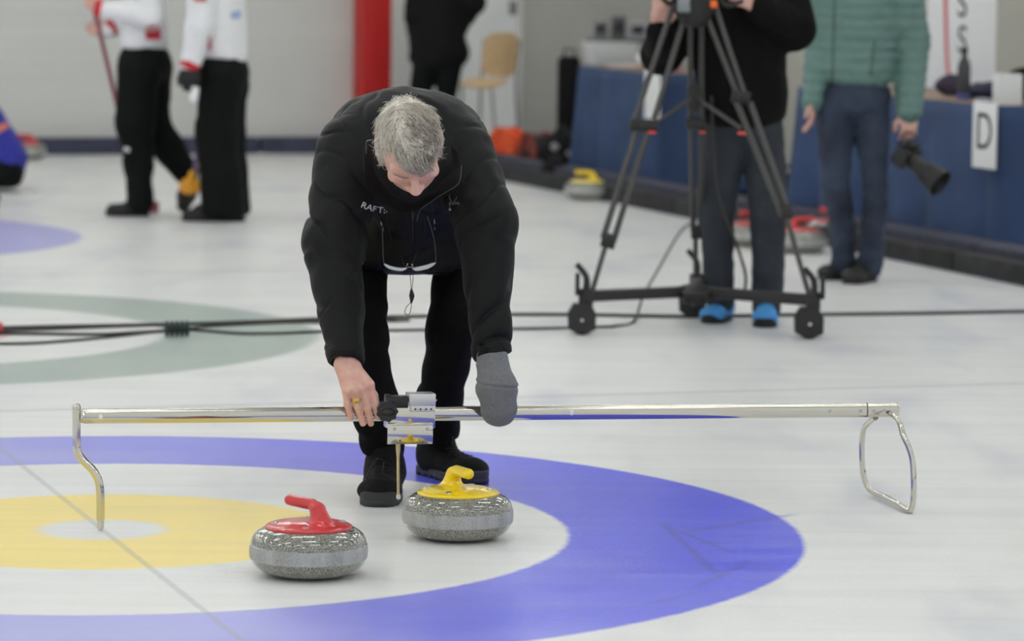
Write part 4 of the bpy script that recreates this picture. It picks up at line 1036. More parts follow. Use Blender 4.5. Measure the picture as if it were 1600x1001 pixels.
# crouching player at the left edge
Ye = 22.6
def pe(px, py, dy=0.0): return W(px, py, Ye+dy)
bluef = mat('blue_team_fabric', (34, 40, 150), .7, bump=.002, bscale=25); orf = mat('orange_stripe_fabric', (222, 130, 90), .7)
J = dict(side=(.1, 1, 0), pel=pe(8, 262), chest=pe(-28, 185), neck=pe(-52, 158), head=pe(-76, 140), sR=pe(-30, 182, -.18), eR=pe(-42, 240, -.24), wR=pe(-92, 262, -.2),
         sL=pe(-36, 182, .18), eL=pe(-50, 238, .24), wL=pe(-96, 258, .2), hR=pe(4, 272, -.1), kR=pe(-62, 240, -.14), aR=pe(-50, 322, -.12), hL=pe(4, 272, .1), kL=pe(-72, 262, .14), aL=pe(-20, 312, .14))
def jf(P):
    d = ecap(P, pe(13, 250), pe(-24, 190), (.18, .125), (.18, .12), (.1, 1, 0)); d = su(d, cap(P, pe(-40, 172), pe(-52, 158), .09, .065), .05)
    for s in 'RL': d = su(d, chain(P, [J['s'+s], J['e'+s], J['w'+s]], (.085, .065, .045)), .035)
    d = d-cloth_noise(P, .008, seed=19); return ss_max(d, pe(13, 271).z-P[:, 2], .008)
def tf(P):
    d = ell(P, pe(6, 266), (.135, .17, .13)); 
    for s in 'RL': d = su(d, chain(P, [J['h'+s], J['k'+s], J['a'+s]], (.115, .085, .06), .03), .05)
    return d-cloth_noise(P, .006, seed=25)
pE, pEj, pEt = fig('person', 'player in a blue jacket crouching at the left edge of the picture', J, skin, jf, bluef, tf, blackt,
    [(G(-34, 336), G(-90, 334)), (G(-4, 326), G(-62, 325))], hands=[(J['wR'], pe(-112, 268, -.2), (0, -1, 0), .6), (J['wL'], pe(-116, 264, .2), (0, 1, 0), .6)], headf=(-1, -.2, -.4), shoe_m=shoeb, sole_m=soleb)
btE = BVHTree.FromPolygons([v.co for v in pEj.data.vertices], [p.vertices[:] for p in pEj.data.polygons])
panel('orange_stripe', [(-22, 206), (10, 190), (15, 198), (-18, 217)], orf, pEj, btE)

# person in a long black coat by the wall
Yc = 25.9
def pc_(px, py, dy=0.0): return W(px, py, Yc+dy)
blackc = mat('black_coat', (17, 17, 19), .85, spec=.2, bump=.002, bscale=20)
J = dict(side=(1, .1, 0), pel=pc_(686, 70), chest=pc_(690, -10), neck=pc_(692, -42), head=pc_(692, -74), sR=pc_(655, -22), eR=pc_(646, 26, -.05), wR=pc_(656, 60, .10),
         sL=pc_(728, -22), eL=pc_(742, 6, .0), wL=pc_(722, 36, .14), hR=pc_(668, 84), kR=pc_(654, 160), aR=pc_(652, 238), hL=pc_(704, 84), kL=pc_(696, 160), aL=pc_(696, 238))
def jf(P):
    d = ecap(P, pc_(684, 86), pc_(690, -14), (.225, .15), (.20, .13), (1, .1, 0)); d = su(d, cap(P, pc_(691, -28), pc_(692, -42), .10, .07), .05)
    for s in 'RL': d = su(d, chain(P, [J['s'+s], J['e'+s], J['w'+s]], (.085, .075, .06)), .035)
    d = d-cloth_noise(P, .01, .12, 29); return ss_max(d, pc_(684, 107).z-P[:, 2], .01)
def tf(P):
    d = ell(P, pc_(686, 88), (.17, .12, .12))
    for s in 'RL': d = su(d, chain(P, [J['h'+s], J['k'+s], J['a'+s]], (.10, .075, .062), .03), .04)
    return d-cloth_noise(P, .006, seed=35)
def gz(px, py, z=.013): p = G(px, py, z); return p
fig('person', 'person in a long black coat standing far behind, beside the red pillar', J, skin, jf, blackc, tf, blackt,
    [(pc_(652, 100, .08)*1, pc_(650, 100, -.2)*1), (pc_(698, 100, .08)*1, pc_(700, 100, -.2)*1)] and [tuple(Vector((q.x, q.y, .013)) for q in pr) for pr in ((pc_(652, 100, .08), pc_(649, 100, -.2)), (pc_(697, 100, .08), pc_(700, 100, -.2)))],
    hands=[(J['wR'], pc_(670, 76, .17), (0, 0, 1), .5), (J['wL'], pc_(704, 44, .19), (0, 0, 1), .6)], shoe_m=shoeb, sole_m=soleb, jname='coat', h=.009, jh=.011)

# camera operator
Yd = 14.75
def pd(px, py, dy=0.0): return W(px, py, Yd+dy)
blackf = mat('black_fleece', (16, 17, 16), .9, spec=.12, bump=.002, bscale=40); darkj = mat('dark_slate_trousers', (40, 45, 54), .85, noise=.35, nscale=9, bump=.002, bscale=30)
J = dict(side=(1, .05, 0), pel=pd(1158, 175), chest=pd(1150, 0), neck=pd(1146, -70), head=pd(1138, -118, -.04), sR=pd(1082, -38), eR=pd(1034, 84, -.06), wR=pd(1030, 42, -.28),
         sL=pd(1218, -38), eL=pd(1238, 44, -.05), wL=pd(1186, 8, -.24), hR=pd(1132, 205), kR=pd(1121, 330, -.03), aR=pd(1124, 462, .0), hL=pd(1188, 205), kL=pd(1200, 335, -.08), aL=pd(1198, 478, -.06))
def jf(P):
    d = ecap(P, pd(1160, 170), pd(1150, 0), (.180, .145), (.215, .15), (1, .05, 0)); d = su(d, cap(P, pd(1150, -46), pd(1146, -70), .12, .075), .06)
    d = su(d, chain(P, [J['sR'], J['eR'], J['wR']+VX(0, 0, -.02)], (.10, .085, .056)), .04); d = su(d, chain(P, [J['sL'], J['eL'], J['wL']], (.105, .095, .060)), .04)
    d = su(d, ell(P, pd(1158, 150, -.02), (.182, .15, .16)), .05)
    d = d-cloth_noise(P, .009, .11, 39); return ss_max(d, pd(1160, 199).z-P[:, 2], .012)
def tf(P):
    d = ell(P, pd(1160, 190), (.175, .13, .12))
    d = su(d, chain(P, [pd(1134, 215), J['kR'], pd(1124, 468)], (.096, .072, .062), .02), .02); d = su(d, chain(P, [pd(1190, 215), J['kL'], pd(1198, 478, -.06)], (.098, .076, .062), .02), .02)
    return d-cloth_noise(P, .007, .07, 45)
blueshoe = mat('blue_trainer', (60, 140, 205), .6); greysole = mat('pale_sole', (150, 150, 140), .6)
pD, pDj, pDt = fig('person', 'camera operator in a black fleece standing behind the big tripod', J, skin, jf, blackf, tf, darkj,
    [(pd(0, 0)*0+Vector((pd(1134, 490, .10).x, pd(1134, 490, .10).y, 0)), Vector((pd(1108, 490, -.13).x, pd(1108, 490, -.13).y, 0))), (Vector((pd(1198, 490, .02).x, pd(1198, 490, .02).y, 0)), Vector((pd(1195, 490, -.27).x, pd(1195, 490, -.27).y, 0)))],
    hands=[(J['wR'], pd(1034, 10, -.34), (1, 0, 0), .9, 1.1), (J['wL'], pd(1158, -4, -.32), (0, 0, 1), .7, 1.0)], shoe_m=blueshoe, sole_m=soleb, shaft=.09)

# man in the green jacket
Yf = 16.75
def pf(px, py, dy=0.0): return W(px, py, Yf+dy)
greenf = mat('teal_green_quilt', (92, 122, 116), .6, bump=.002, bscale=30); jeans = mat('blue_denim', (54, 68, 90), .85, col2=(24, 31, 48), nscale=4, bump=.001, bscale=90, contrast=(.35, .75))
J = dict(side=(1, -.1, 0), pel=pf(1338, 145), chest=pf(1345, 0), neck=pf(1346, -58), head=pf(1346, -100), sR=pf(1292, -34), eR=pf(1282, 66, .04), wR=pf(1269, 160, -.03),
         sL=pf(1404, -34), eL=pf(1424, 66, .03), wL=pf(1420, 172, -.06), hR=pf(1312, 170), kR=pf(1306, 290, -.03), aR=pf(1317, 408, .03), hL=pf(1362, 170), kL=pf(1368, 292, -.06), aL=pf(1361, 412, -.03))
def jf(P):
    d = ecap(P, pf(1338, 104), pf(1345, -4), (.175, .135), (.205, .135), (1, -.1, 0)); d = su(d, cap(P, pf(1346, -40), pf(1346, -58), .11, .07), .06)
    d = su(d, chain(P, [J['sR'], J['eR'], J['wR']], (.095, .070, .046)), .03); d = su(d, chain(P, [J['sL'], J['eL'], J['wL']], (.100, .084, .062)), .03)
    d = d-.0055*np.abs(np.sin(P[:, 2]*math.pi/.052+.35*vnoise(P, .2, 3)))-cloth_noise(P, .006, .08, 49)
    hm_ = pf(1338, 138).z-P[:, 2]; nr = np.abs(P[:, 0]-pf(1338, 0).x) < .19
    arm = np.minimum(chain(P, [J['sR'], J['eR'], J['wR']], (.095, .070, .046)), chain(P, [J['sL'], J['eL'], J['wL']], (.100, .084, .062)))-.0055*np.abs(np.sin(P[:, 2]*math.pi/.052+.35*vnoise(P, .2, 3)))
    return np.minimum(ss_max(d, hm_, .01), arm)
def tf(P):
    d = ell(P, pf(1338, 152), (.165, .12, .12))
    d = su(d, chain(P, [pf(1306, 178), J['kR'], pf(1316, 352, .01), pf(1318, 412, .03)], (.092, .066, .060, .060), .02), .02); d = su(d, chain(P, [pf(1360, 178), J['kL'], pf(1364, 352, -.05), pf(1361, 416, -.03)], (.092, .060, .056, .058), .02), .02)
    return d-cloth_noise(P, .007, .06, 55)-.003*np.sin(P[:, 2]*70+vnoise(P, .1, 3)*3)*(P[:, 2] < .35)
gs = lambda px, py, dy: Vector((pf(px, py, dy).x, pf(px, py, dy).y, 0))
pF, pFj, pFt = fig('person', 'man in a green padded jacket and jeans holding a camera at his side', J, skin, jf, greenf, tf, jeans,
    [(gs(1332, 430, .16), gs(1282, 430, .02)), (gs(1362, 430, .06), gs(1326, 430, -.20))], hands=[(J['wR'], pf(1269, 200, -.06), (-.3, -1, 0), .5, .95), (J['wL'], pf(1421, 215, -.08), (-1, -.2, 0), .85, 1.12)], headf=(-.3, -1, 0), shoe_m=shoeb, sole_m=soleb, h=.006, jh=.006)
btF = BVHTree.FromPolygons([v.co for v in pFj.data.vertices], [p.vertices[:] for p in pFj.data.polygons])
darkg = mat('dark_green_seam', (44, 66, 64), .6)
panel('zip', [(1303, -6), (1305.5, -6), (1301.5, 134), (1299, 134)], darkg, pFj, btF, .003, 2, 30); panel('pocket', [(1366, 62), (1368, 62), (1362, 118), (1359.5, 118)], darkg, pFj, btF, .003, 2, 10)
# long-lens camera in his hand
camm = mat('camera_black', (20, 20, 20), .5, bump=.0005, bscale=200); lensm = mat('lens_grey', (34, 34, 32), .5)
cmr = thing('camera', 'black photo camera with a lens hood, held low by the man in green', 'camera', pf(1425, 245, -.10))
ax_ = (pf(1462, 278, -.20)-pf(1415, 240, -.10)).normalized(); Rc = ax_.to_track_quat('Y', 'Z').to_matrix()
c0 = pf(1415, 243, -.10); m_ = MB(); m_.box(c0, (.145, .065, .095), Rc, .012); m_.box(c0+Rc @ Vector((0, .0, .058)), (.055, .055, .035), Rc, .008); m_.box(c0+Rc @ Vector((.06, .02, 0)), (.035, .06, .09), Rc, .012); bd_ = m_.build('camera_body', camm, cmr)
m_ = MB(); m_.cyl(c0+ax_*.03, c0+ax_*.12, .040, 32, .003); ln = m_.build('lens', lensm, cmr)
m_ = MB(); a_ = c0+ax_*.12; Mh = Matrix.Translation(a_) @ ax_.to_track_quat('Z', 'Y').to_matrix().to_4x4(); m_.lathe([(.042, 0), (.052, .01), (.070, .11), (.066, .11), (.046, .015)], 32, Mh); m_.build('lens_hood', camm, ln)
m_ = MB(); m_.box(c0+Vector((-.015, -.045, 0)), (.018, .004, .03), bev=.001); m_.build('chrome_badge', screwm, bd_)
m_ = MB(); m_.tube([c0+Vector((-.04, 0, .05)), pf(1408, 222, -.12), pf(1416, 207, -.13), pf(1432, 214, -.12), pf(1441, 238, -.11), c0+Vector((.07, 0, .0))], .006, 8, sm=5, sq=(1, 1, .4)); m_.build('strap', camm, cmr)

# brooms ------------------------------------------------------------
shaft_m = mat('dusky_red_shaft', (150, 78, 88), .35, coat=.3); shaft2 = mat('violet_shaft', (110, 90, 130), .35, coat=.3); yh = mat('amber_broom_head', (226, 158, 30), .5)
def broom(label, top, foot, ax, sm_, hm_, tip=None):
    t = thing('curling_broom', label, 'broom', foot); top = Vector(top); foot = Vector(foot)
    d = (top-foot).normalized(); m_ = MB(); m_.cyl(foot+d*.07, top, .0135, 14, .004); m_.build('shaft', sm_, t)
    a = Vector(ax).normalized(); R = Matrix((a, Vector((0, 0, 1)).cross(a), Vector((0, 0, 1)))).transposed()
    if tip is None:
        m_ = MB(); m_.box(foot+Vector((0, 0, .045)), (.20, .075, .045), R, .015); m_.tube([foot+Vector((0, 0, .05)), foot+d*.13], [.032, .018], 14); hd = m_.build('broom_head', hm_, t)
        m_ = MB(); m_.box(foot+Vector((0, 0, .014)), (.19, .07, .028), R, .008); m_.build('pad', hm_, hd)
    else:      # head turned so that its pad faces the viewer
        c = foot+Vector((0, 0, .07)); Mo = Matrix.Translation(c) @ Matrix.Rotation(rad(62), 4, 'X') @ Matrix.Diagonal((1, .82, 1, 1))
        m_ = MB(); m_.lathe([(.02, -.022), (.055, -.018), (.066, -.002), (.058, .012)], 24, Mo); m_.tube([c, c+d*.09], [.034, .018], 14); hd = m_.build('broom_head', hm_, t)
        m_ = MB(); m_.lathe([(.060, .010), (.060, .022), (.052, .026)], 24, Mo); m_.build('pad', hm_, hd)
    return t
ft = Vector((pp(222, 300, .34).x, pp(222, 300, .34).y, 0)); broom('dusky red broom held upright by the striding player in white', pp(140, -18, .0), ft+Vector((0, 0, 0)), (1, .3, 0), shaft_m, shaft_m)
ft = G(297, 300); broom('broom with an amber head beside the feet of the standing player', pq(331, 96, .30), pp(297, 291, -.12)-Vector((0, 0, .07)), (1, .3, 0), shaft2, yh, 1)

# ------------------------------------------------------------ camera tripod on its wheeled dolly
tub = mat('dark_grey_tube', (70, 70, 68), .45, metal=.3); blk = mat('black_metal', (24, 24, 24), .55); redk = mat('red_lever', (200, 60, 44), .5)
AX = W(1085, 8, 14.35)
FL = Vector((W(915, 500, 14.15).x, 14.15, 0)); FR = Vector((W(1270, 500, 14.10).x, 14.10, 0)); FB = Vector((W(1087, 500, 14.92).x, 14.92, 0))
tp = thing('camera_tripod', 'tall grey twin-tube camera tripod on a wheeled floor dolly, in front of the camera operator', 'tripod', ((FL+FR+FB)/3))
def Yat(z, F_):      # distance of the leg at height z
    t = (AX.z-z)/AX.z; return AX.y+(F_.y-AX.y)*t
def leg(tubes1, j1, tubes2, j2, thin, F_, lever):
    def pt(x, y):
        Y = AX.y
        for _ in range(6): Y = Yat(W(x, y, Y).z, F_)
        return W(x, y, Y)
    m_ = MB()
    for (a, b) in tubes1: m_.cyl(pt(*a), pt(*b), .0115, 16)
    lg_ = m_.build('leg', tub, tp)
    a, b = pt(*j1[0]), pt(*j1[1]); m_ = MB(); m_.tube([a, b], .026, 16, sq=(.6, 1, .8)); 
    c = (a+b)/2; m_.cyl(c+Vector((0, -.035, 0)), c+Vector((0, .035, 0)), .014, 14, .002); m_.build('clamp', blk, lg_)
    m_ = MB()
    for (a, b) in tubes2: m_.cyl(pt(*a), pt(*b), .0125, 16)
    m_.build('middle_tube', tub, lg_)
    m_ = MB(); m_.tube([pt(*j2[0]), pt(*j2[1])], .030, 16, sq=(.6, 1, .8)); m_.build('clamp', blk, lg_)
    m_ = MB(); m_.cyl(pt(*thin[0]), pt(*thin[1]), .0105, 16); m_.build('lower_tube', mat('grey_tube', (96, 96, 94), .4, metal=.4) if False else tub, lg_)
    if lever: m_ = MB(); p, q = pt(*lever[0]), pt(*lever[1]); m_.box((p+q)/2+Vector((0, -.04, 0)), ((q-p).length, .012, .012), bev=.003); m_.build('lever', redk, lg_)
    return pt
ptL = leg([((1052, 9), (990, 192)), ((1074, 12), (1022, 186))], ((984, 195), (1028, 197)), [((996, 202), (942, 372)), ((1012, 206), (958, 378))], ((940, 373), (962, 379)), ((948, 378), (922, 466)), FL, ((1012, 206), (1024, 206)))
ptR = leg([((1097, 6), (1152, 147)), ((1115, 3), (1163, 147))], ((1143, 150), (1172, 154)), [((1150, 158), (1222, 336)), ((1172, 160), (1232, 330))], ((1220, 332), (1236, 330)), ((1227, 332), (1266, 466)), FR, ((1152, 206), (1164, 209)))
ptB = leg([((1079, 10), (1078, 190)), ((1096, 10), (1096, 190))], ((1072, 192), (1102, 192)), [((1080, 196), (1083, 360)), ((1096, 196), (1095, 360))], ((1080, 362), (1097, 362)), ((1087, 360), (1087, 466)), FB, ((1092, 206), (1102, 206)))
# spreader
m_ = MB(); hub = W(1084, 150, 14.5); m_.cyl(hub+Vector((0, 0, .05)), hub-Vector((0, 0, .06)), .028, 20, .004); sp_ = m_.build('spreader_hub', blk, tp)
for q in (ptL(1020, 196), ptR(1158, 200), ptB(1087, 200)):
    m_ = MB(); m_.tube([hub, q], .009, 10, sq=(.7, 1, .6)); m_.build('spreader_arm', tub, sp_)
# bowl, pan head and the camera's underside
m_ = MB(); m_.lathe([(.03, -.09), (.06, -.07), (.085, -.02), (.088, .02), (.07, .03)], 28, Matrix.Translation(AX+Vector((0, 0, .0)))); m_.build('bowl', blk, tp)
m_ = MB(); m_.box(AX+Vector((-.045, -.06, .0)), (.055, .05, .06), bev=.008); m_.build('level_block', mat('worn_silver', (130, 134, 138), .4, metal=.6), tp)
m_ = MB(); m_.box(AX+Vector((.075, -.06, .005)), (.03, .02, .03), bev=.006); m_.build('knob', mat('orange_knob', (232, 104, 30), .5), tp)
m_ = MB(); m_.cyl(AX+Vector((0, 0, .02)), AX+Vector((0, 0, .12)), .055, 24, .005); m_.box(AX+Vector((0, 0, .15)), (.13, .16, .05), bev=.01)
ph = m_.build('fluid_head', blk, tp)
m_ = MB(); m_.tube([AX+Vector((-.04, .05, .13)), W(1050, 4, 14.30), W(1036, -2, 14.24)], .010, 10, sm=4); m_.build('pan_handle', blk, ph)
m_ = MB(); m_.tube([AX+Vector((.05, .05, .13)), W(1130, 6, 14.38), W(1160, 2, 14.42)], .010, 10, sm=4); m_.build('pan_handle', blk, ph)
vc = thing('video_camera', 'black video camera mounted on the tall tripod, mostly above the picture', 'video camera', AX+Vector((0, 0, .175)))
m_ = MB(); m_.box(AX+Vector((0, 0, .275)), (.13, .34, .19), bev=.015); vb = m_.build('camera_body', camm, vc)
m_ = MB(); m_.cyl(AX+Vector((0, -.16, .275)), AX+Vector((0, -.34, .275)), .055, 28, .004); m_.build('lens', lensm, vc)
# dolly
hubc = Vector((W(1086, 470, 14.42).x, 14.42, .155)); m_ = MB(); m_.lathe([(.10, -.02), (.105, .0), (.07, .02), (.02, .035)], 6, Matrix.Translation(hubc)); m_.cyl(hubc+Vector((0, 0, -.05)), hubc, .055, 20, .004); dly = m_.build('dolly_plate', blk, tp)
for F_ in (FL, FR, FB):
    e_ = Vector((F_.x, F_.y, .155)); d = (e_-hubc).normalized(); s_ = Vector((-d.y, d.x, 0)); R = Matrix((d, s_, Vector((0, 0, 1)))).transposed()
    m_ = MB(); m_.box((hubc+e_)/2, ((e_-hubc).length, .045, .045), R, .006); arm = m_.build('dolly_arm', blk, dly)
    m_ = MB(); m_.cyl(e_+Vector((0, 0, .03)), e_+Vector((0, 0, -.04)), .03, 18, .003)
    # foot clamp: hooked lever and upright horn
    m_.box(e_+Vector((math.copysign(.035, F_.x-hubc.x), -.02, .05)), (.018, .03, .09), bev=.004); m_.tube([e_+Vector((0, -.01, .02)), e_+Vector((.0, -.01, .08)), e_+Vector((-.04, -.01, .13))], [.016, .013, .011], 10, sm=3); m_.build('foot_clamp', blk, dly)
    c = Vector((F_.x-.015, F_.y-.0, .0)); m_ = MB()
    M0 = Matrix.Translation(c)
    m_.prism([(-.055, .025), (-.058, .085), (-.035, .125), (.035, .125), (.056, .085), (.055, .025), (.03, .012), (-.03, .012)], -.045, .045, M0); cs = m_.build('caster_cover', blk, dly, smooth=.3)
    m_ = MB(); m_.cyl(c+Vector((0, -.030, .050)), c+Vector((0, .030, .050)), .050, 28, .006); m_.build('wheel', rubber, dly)
    m_ = MB(); m_.cyl(c+Vector((0, -.052, .062)), c+Vector((0, .0, .062)), .007, 12); m_.build('axle_bolt', screwm, dly)

# ------------------------------------------------------------ draped tables at the end of the sheets
navy = mat('blue_table_cloth', (52, 74, 112), .85, bump=.001, bscale=120, noise=.25, nscale=3)
paper = mat('white_paper', (236, 237, 238), .7); ink = mat('black_ink', (28, 28, 30), .6); wood = mat('brown_table_top', (146, 118, 100), .5, noise=.25, nscale=8, stretch=(1, 6, 1))
def Sx(px, u):          # point on the line u = const seen in photo column px
    lo_, hi_ = -8., 18.
    for _ in range(50):
        m = (lo_+hi_)/2; p = S(u, m, .5); X = p.x/(p.y*math.cos(PITCH)+(CAMH-p.z)*math.sin(PITCH))*FPX+800
        if X < px: hi_ = m
        else: lo_ = m
    return (lo_+hi_)/2
def cloth_table(label, u0, v0, v1, depth, h, top_m, seed, drop=.0):
    t = thing('table', label, 'table', S(u0+depth/2, (v0+v1)/2)); t.location.z = .012
    R = Matrix.Rotation(AL, 3, 'Z'); m_ = MB(); c = S(u0+depth/2, (v0+v1)/2, h-.02); m_.box(c, (depth, abs(v1-v0), .035), R, .006); m_.build('table_top', top_m, t)
    for a, b in ((.1, .1), (.1, -.1), (-.1, .1), (-.1, -.1)):
        p = S(u0+(depth-.08 if a > 0 else .08), (v1-.1 if b > 0 else v0+.1)); m_ = MB(); m_.cyl((p.x, p.y, .012), (p.x, p.y, h-.04), .018, 12); m_.build('leg', blk, t)
    # skirt hanging round the table: a closed strip with soft folds
    per = []; n1 = int(abs(v1-v0)/.03); n2 = int(depth/.03)
    for i in range(n1): per.append((u0, v1+(v0-v1)*i/n1, -1, 0))
    for i in range(n2): per.append((u0+depth*i/n2, v0, 0, -1))
    for i in range(n1): per.append((u0+depth, v0+(v1-v0)*i/n1, 1, 0))
    for i in range(n2): per.append((u0+depth-depth*i/n2, v1, 0, 1))
    V = []; rows = 10; rr_ = random.Random(seed); ph = [rr_.uniform(0, 6.3) for _ in range(4)]; n = len(per)
    for j in range(rows+1):
        for i, (u, v, nu, nv) in enumerate(per):
            f = j/rows; s = i*.03; a = (.012+.028*f)*(math.sin(s*9+ph[0]+f*.5)+.6*math.sin(s*17+ph[1])+.4*math.sin(s*4.3+ph[2]))*f**.6
            p = S(u+nu*(.012+a+.03*f), v+nv*(.012+a+.03*f), h+.002+(0.03-h)*f); V.append(p)
    F = [[j*n+i, j*n+(i+1) % n, (j+1)*n+(i+1) % n, (j+1)*n+i] for j in range(rows) for i in range(n)]
    o = raw('cloth', [tuple(v) for v in V], F, navy, t); bm = bmesh.new(); bm.from_mesh(o.data); bmesh.ops.recalc_face_normals(bm, faces=bm.faces); bmesh.ops.solidify(bm, geom=list(bm.faces), thickness=-.003); bm.to_mesh(o.data); bm.free()
    return t
U0 = UE+.42
vL1 = Sx(903, U0); vL0 = Sx(1024, U0)
TL = cloth_table('long table draped in blue cloth behind the tripod, carrying a white bin', U0, vL0, vL1, .75, .80, wood, 3)
vR1 = Sx(1246, U0); vR0 = Sx(1556, U0)
TR = cloth_table('long table draped in blue cloth at the right edge, with the letter D sign', U0, vR0, vR1, .75, .80, wood, 8)
def placard(px0, px1, py0, py1, letter, label, sz):
    u = U0-.075; v0, v1 = Sx(px0, u), Sx(px1, u); pm = S(u, (v0+v1)/2); ztop = W((px0+px1)/2, py0, pm.y).z; zb = W((px0+px1)/2, py1, pm.y).z; v1_ = v1
    t = thing('placard', label, 'sign', S(u, (v0+v1)/2, zb)); m_ = MB(); m_.box(S(u, (v0+v1)/2, (ztop+zb)/2), (.004, abs(v1-v0), ztop-zb), Matrix.Rotation(AL, 3, 'Z'), .0015); m_.build('sheet', paper, t)
    cu = bpy.data.curves.new('letter', 'FONT'); cu.body = letter; cu.size = sz; cu.align_x = 'CENTER'; cu.align_y = 'CENTER'; cu.extrude = .0008; cu.offset = -.001
    o = bpy.data.objects.new('letter', cu); C.objects.link(o); me = bpy.data.meshes.new_from_object(o.evaluated_get(bpy.context.evaluated_depsgraph_get())); bpy.data.objects.remove(o)
    c = S(u-.004, (v0+v1)/2, (ztop+zb)/2+.01); ex = -VV; V = [c+Vector((ex[0]*v.co.x, ex[1]*v.co.x, v.co.y))+Vector((-UV[0], -UV[1], 0))*v.co.z for v in me.vertices]
    raw('letter', [tuple(v) for v in V], [list(p.vertices) for p in me.polygons], ink, t, smooth=False)
placard(1516, 1553, 159, 263, 'D', 'white sheet with a large letter D pinned to the blue cloth', .27)
placard(1003, 1027, 108, 186, 'C', 'white sheet pinned to the blue cloth half behind the tripod leg', .02)
# things on the left table
def at_table(px, u, z): v = Sx(px, u); return S(u, v, z)
plw = mat('milky_plastic', (214, 217, 216), .4, alpha=.9); HT = .80
def onT(px, du, z=HT): return at_table(px, U0+du, z)
c = onT(948, .34); bn = thing('storage_bin', 'milky white plastic bin on the blue draped table', 'bin', c)
Rz = Matrix.Rotation(AL, 3, 'Z'); m_ = MB(); m_.box(c+Vector((0, 0, .075)), (.30, .22, .15), Rz, .012, taper=1.12); m_.build('tub', plw, bn); m_ = MB(); m_.box(c+Vector((0, 0, .152)), (.35, .26, .012), Rz, .004); m_.build('lid', plw, bn)
c = onT(985, .25); o = MB().box(c+Vector((0, 0, .012)), (.30, .24, .02), Rz, .004); bk = o.build('papers', mat('pinkish_paper', (222, 206, 198), .7)); setp(bk, 'loose papers lying beside the white bin on the table', 'papers')
c = onT(1012, .2); bg_ = thing('paper_bag', 'crumpled white bag on the table behind the tripod leg', 'bag', c)
solid('bag', lambda P: su(ell(P, c+Vector((0, 0, .07)), (.10, .09, .055)), ell(P, c+Vector((.03, .02, .09)), (.05, .05, .07)), .04)-.012*vnoise(P, .05, 4), A3(c)-.17, A3(c)+.2, .008, paper, bg_)
c = onT(1032, .15); m_ = MB(); m_.box(c+Vector((0, 0, .02)), (.22, .05, .035), Rz, .01); o = m_.build('pencil_case', mat('dusky_pink', (150, 96, 108), .7)); setp(o, 'dusky pink case at the table edge behind the tripod leg', 'case')
# grey machines on a shelf by the wall
shelf_y = 25.4
sh = thing('wall_shelf', 'narrow grey shelf on the wall above the left table', 'shelf', (W(965, 62, shelf_y).x, shelf_y, W(965, 62, shelf_y).z)); a = W(925, 64, shelf_y); b = W(1030, 64, shelf_y-.3); m_ = MB(); m_.box((a+b)/2, ((b-a).length, .30, .03), bev=.004); m_.build('board', mat('shelf_grey', (90, 90, 90), .6), sh)
for px in (935, 1015): m_ = MB(); p = W(px, 64, shelf_y-.1); m_.box(p+Vector((0, .05, -.09)), (.03, .2, .16), bev=.004); m_.build('bracket', blk, sh)
for px, w_, h_, cl, lb in ((938, .10, .13, (120, 122, 126), 'small grey box at the left end of the wall shelf'), (966, .10, .16, (78, 80, 84), 'dark grey device in the middle of the wall shelf'), (996, .12, .12, (150, 152, 158), 'pale grey device at the right end of the wall shelf')):
    p = W(px, 60, shelf_y-.12); p.z = (a.z+b.z)/2+.016; t = thing('device', lb, 'device', p); m_ = MB(); m_.box(p+Vector((0, 0, h_/2)), (w_, .16, h_), bev=.01); m_.build('casing', mat('casing', cl, .5), t); m_ = MB(); m_.box(p+Vector((0, -.082, h_*.55)), (w_*.7, .006, h_*.5), bev=.002); m_.build('display', darkp, t)
# things on the right table
c = onT(1568, .10); bxm = mat('white_carton', (226, 227, 226), .6)
t = thing('carton', 'white carton standing at the corner of the right table', 'box', c); m_ = MB(); m_.box(c+Vector((0, 0, .08)), (.12, .10, .16), Rz, .004); m_.build('box', bxm, t); m_ = MB(); m_.box(c+Vector((-.02, -.052, .135)), (.05, .004, .02), Rz); m_.build('dark_print', mat('grey_print_b', (150, 150, 150), .6), t)
t = thing('shoulder_bag', 'black bag behind the white carton on the right table', 'bag', onT(1592, .3)); c = onT(1592, .3); solid('bag', lambda P: ell(P, c+Vector((.03, 0, .105)), (.12, .11, .09))-.01*vnoise(P, .07, 5), A3(c)-.2, A3(c)+.22, .009, blacks, t)
t = thing('bottle', 'dark bottle with a blue base on the right table, before the banner', 'bottle', onT(1500, .22)); c = onT(1500, .22)
m_ = MB(); m_.lathe([(.034, .012), (.036, .03), (.036, .17), (.030, .20), (.016, .225), (.016, .25)], 24, Matrix.Translation(c)); m_.build('bottle_body', mat('smoky_plastic', (52, 54, 58), .25), t); m_ = MB(); m_.lathe([(.036, 0), (.038, .002), (.038, .028), (.036, .03)], 24, Matrix.Translation(c)); m_.build('base_ring', mat('blue_base', (60, 74, 140), .4), t)
m_ = MB(); m_.cyl(c+Vector((0, 0, .245)), c+Vector((0, 0, .275)), .019, 16, .003); m_.build('cap', blk, t)
t = thing('scarf', 'dark crumpled cloth lying on the right table beside the bottle', 'cloth', onT(1530, .3)); c = onT(1530, .35)
solid('cloth', lambda P: np.maximum(su(ell(P, c+Vector((-.0, .1, .035)), (.10, .15, .04)), ell(P, c+Vector((.06, -.03, .05)), (.08, .08, .045)), .04)-.016*vnoise(P, .05, 14), HT+.004-P[:, 2]), A3(c)-.33, A3(c)+.33, .009, mat('dark_indigo_cloth', (46, 46, 70), .9), t)
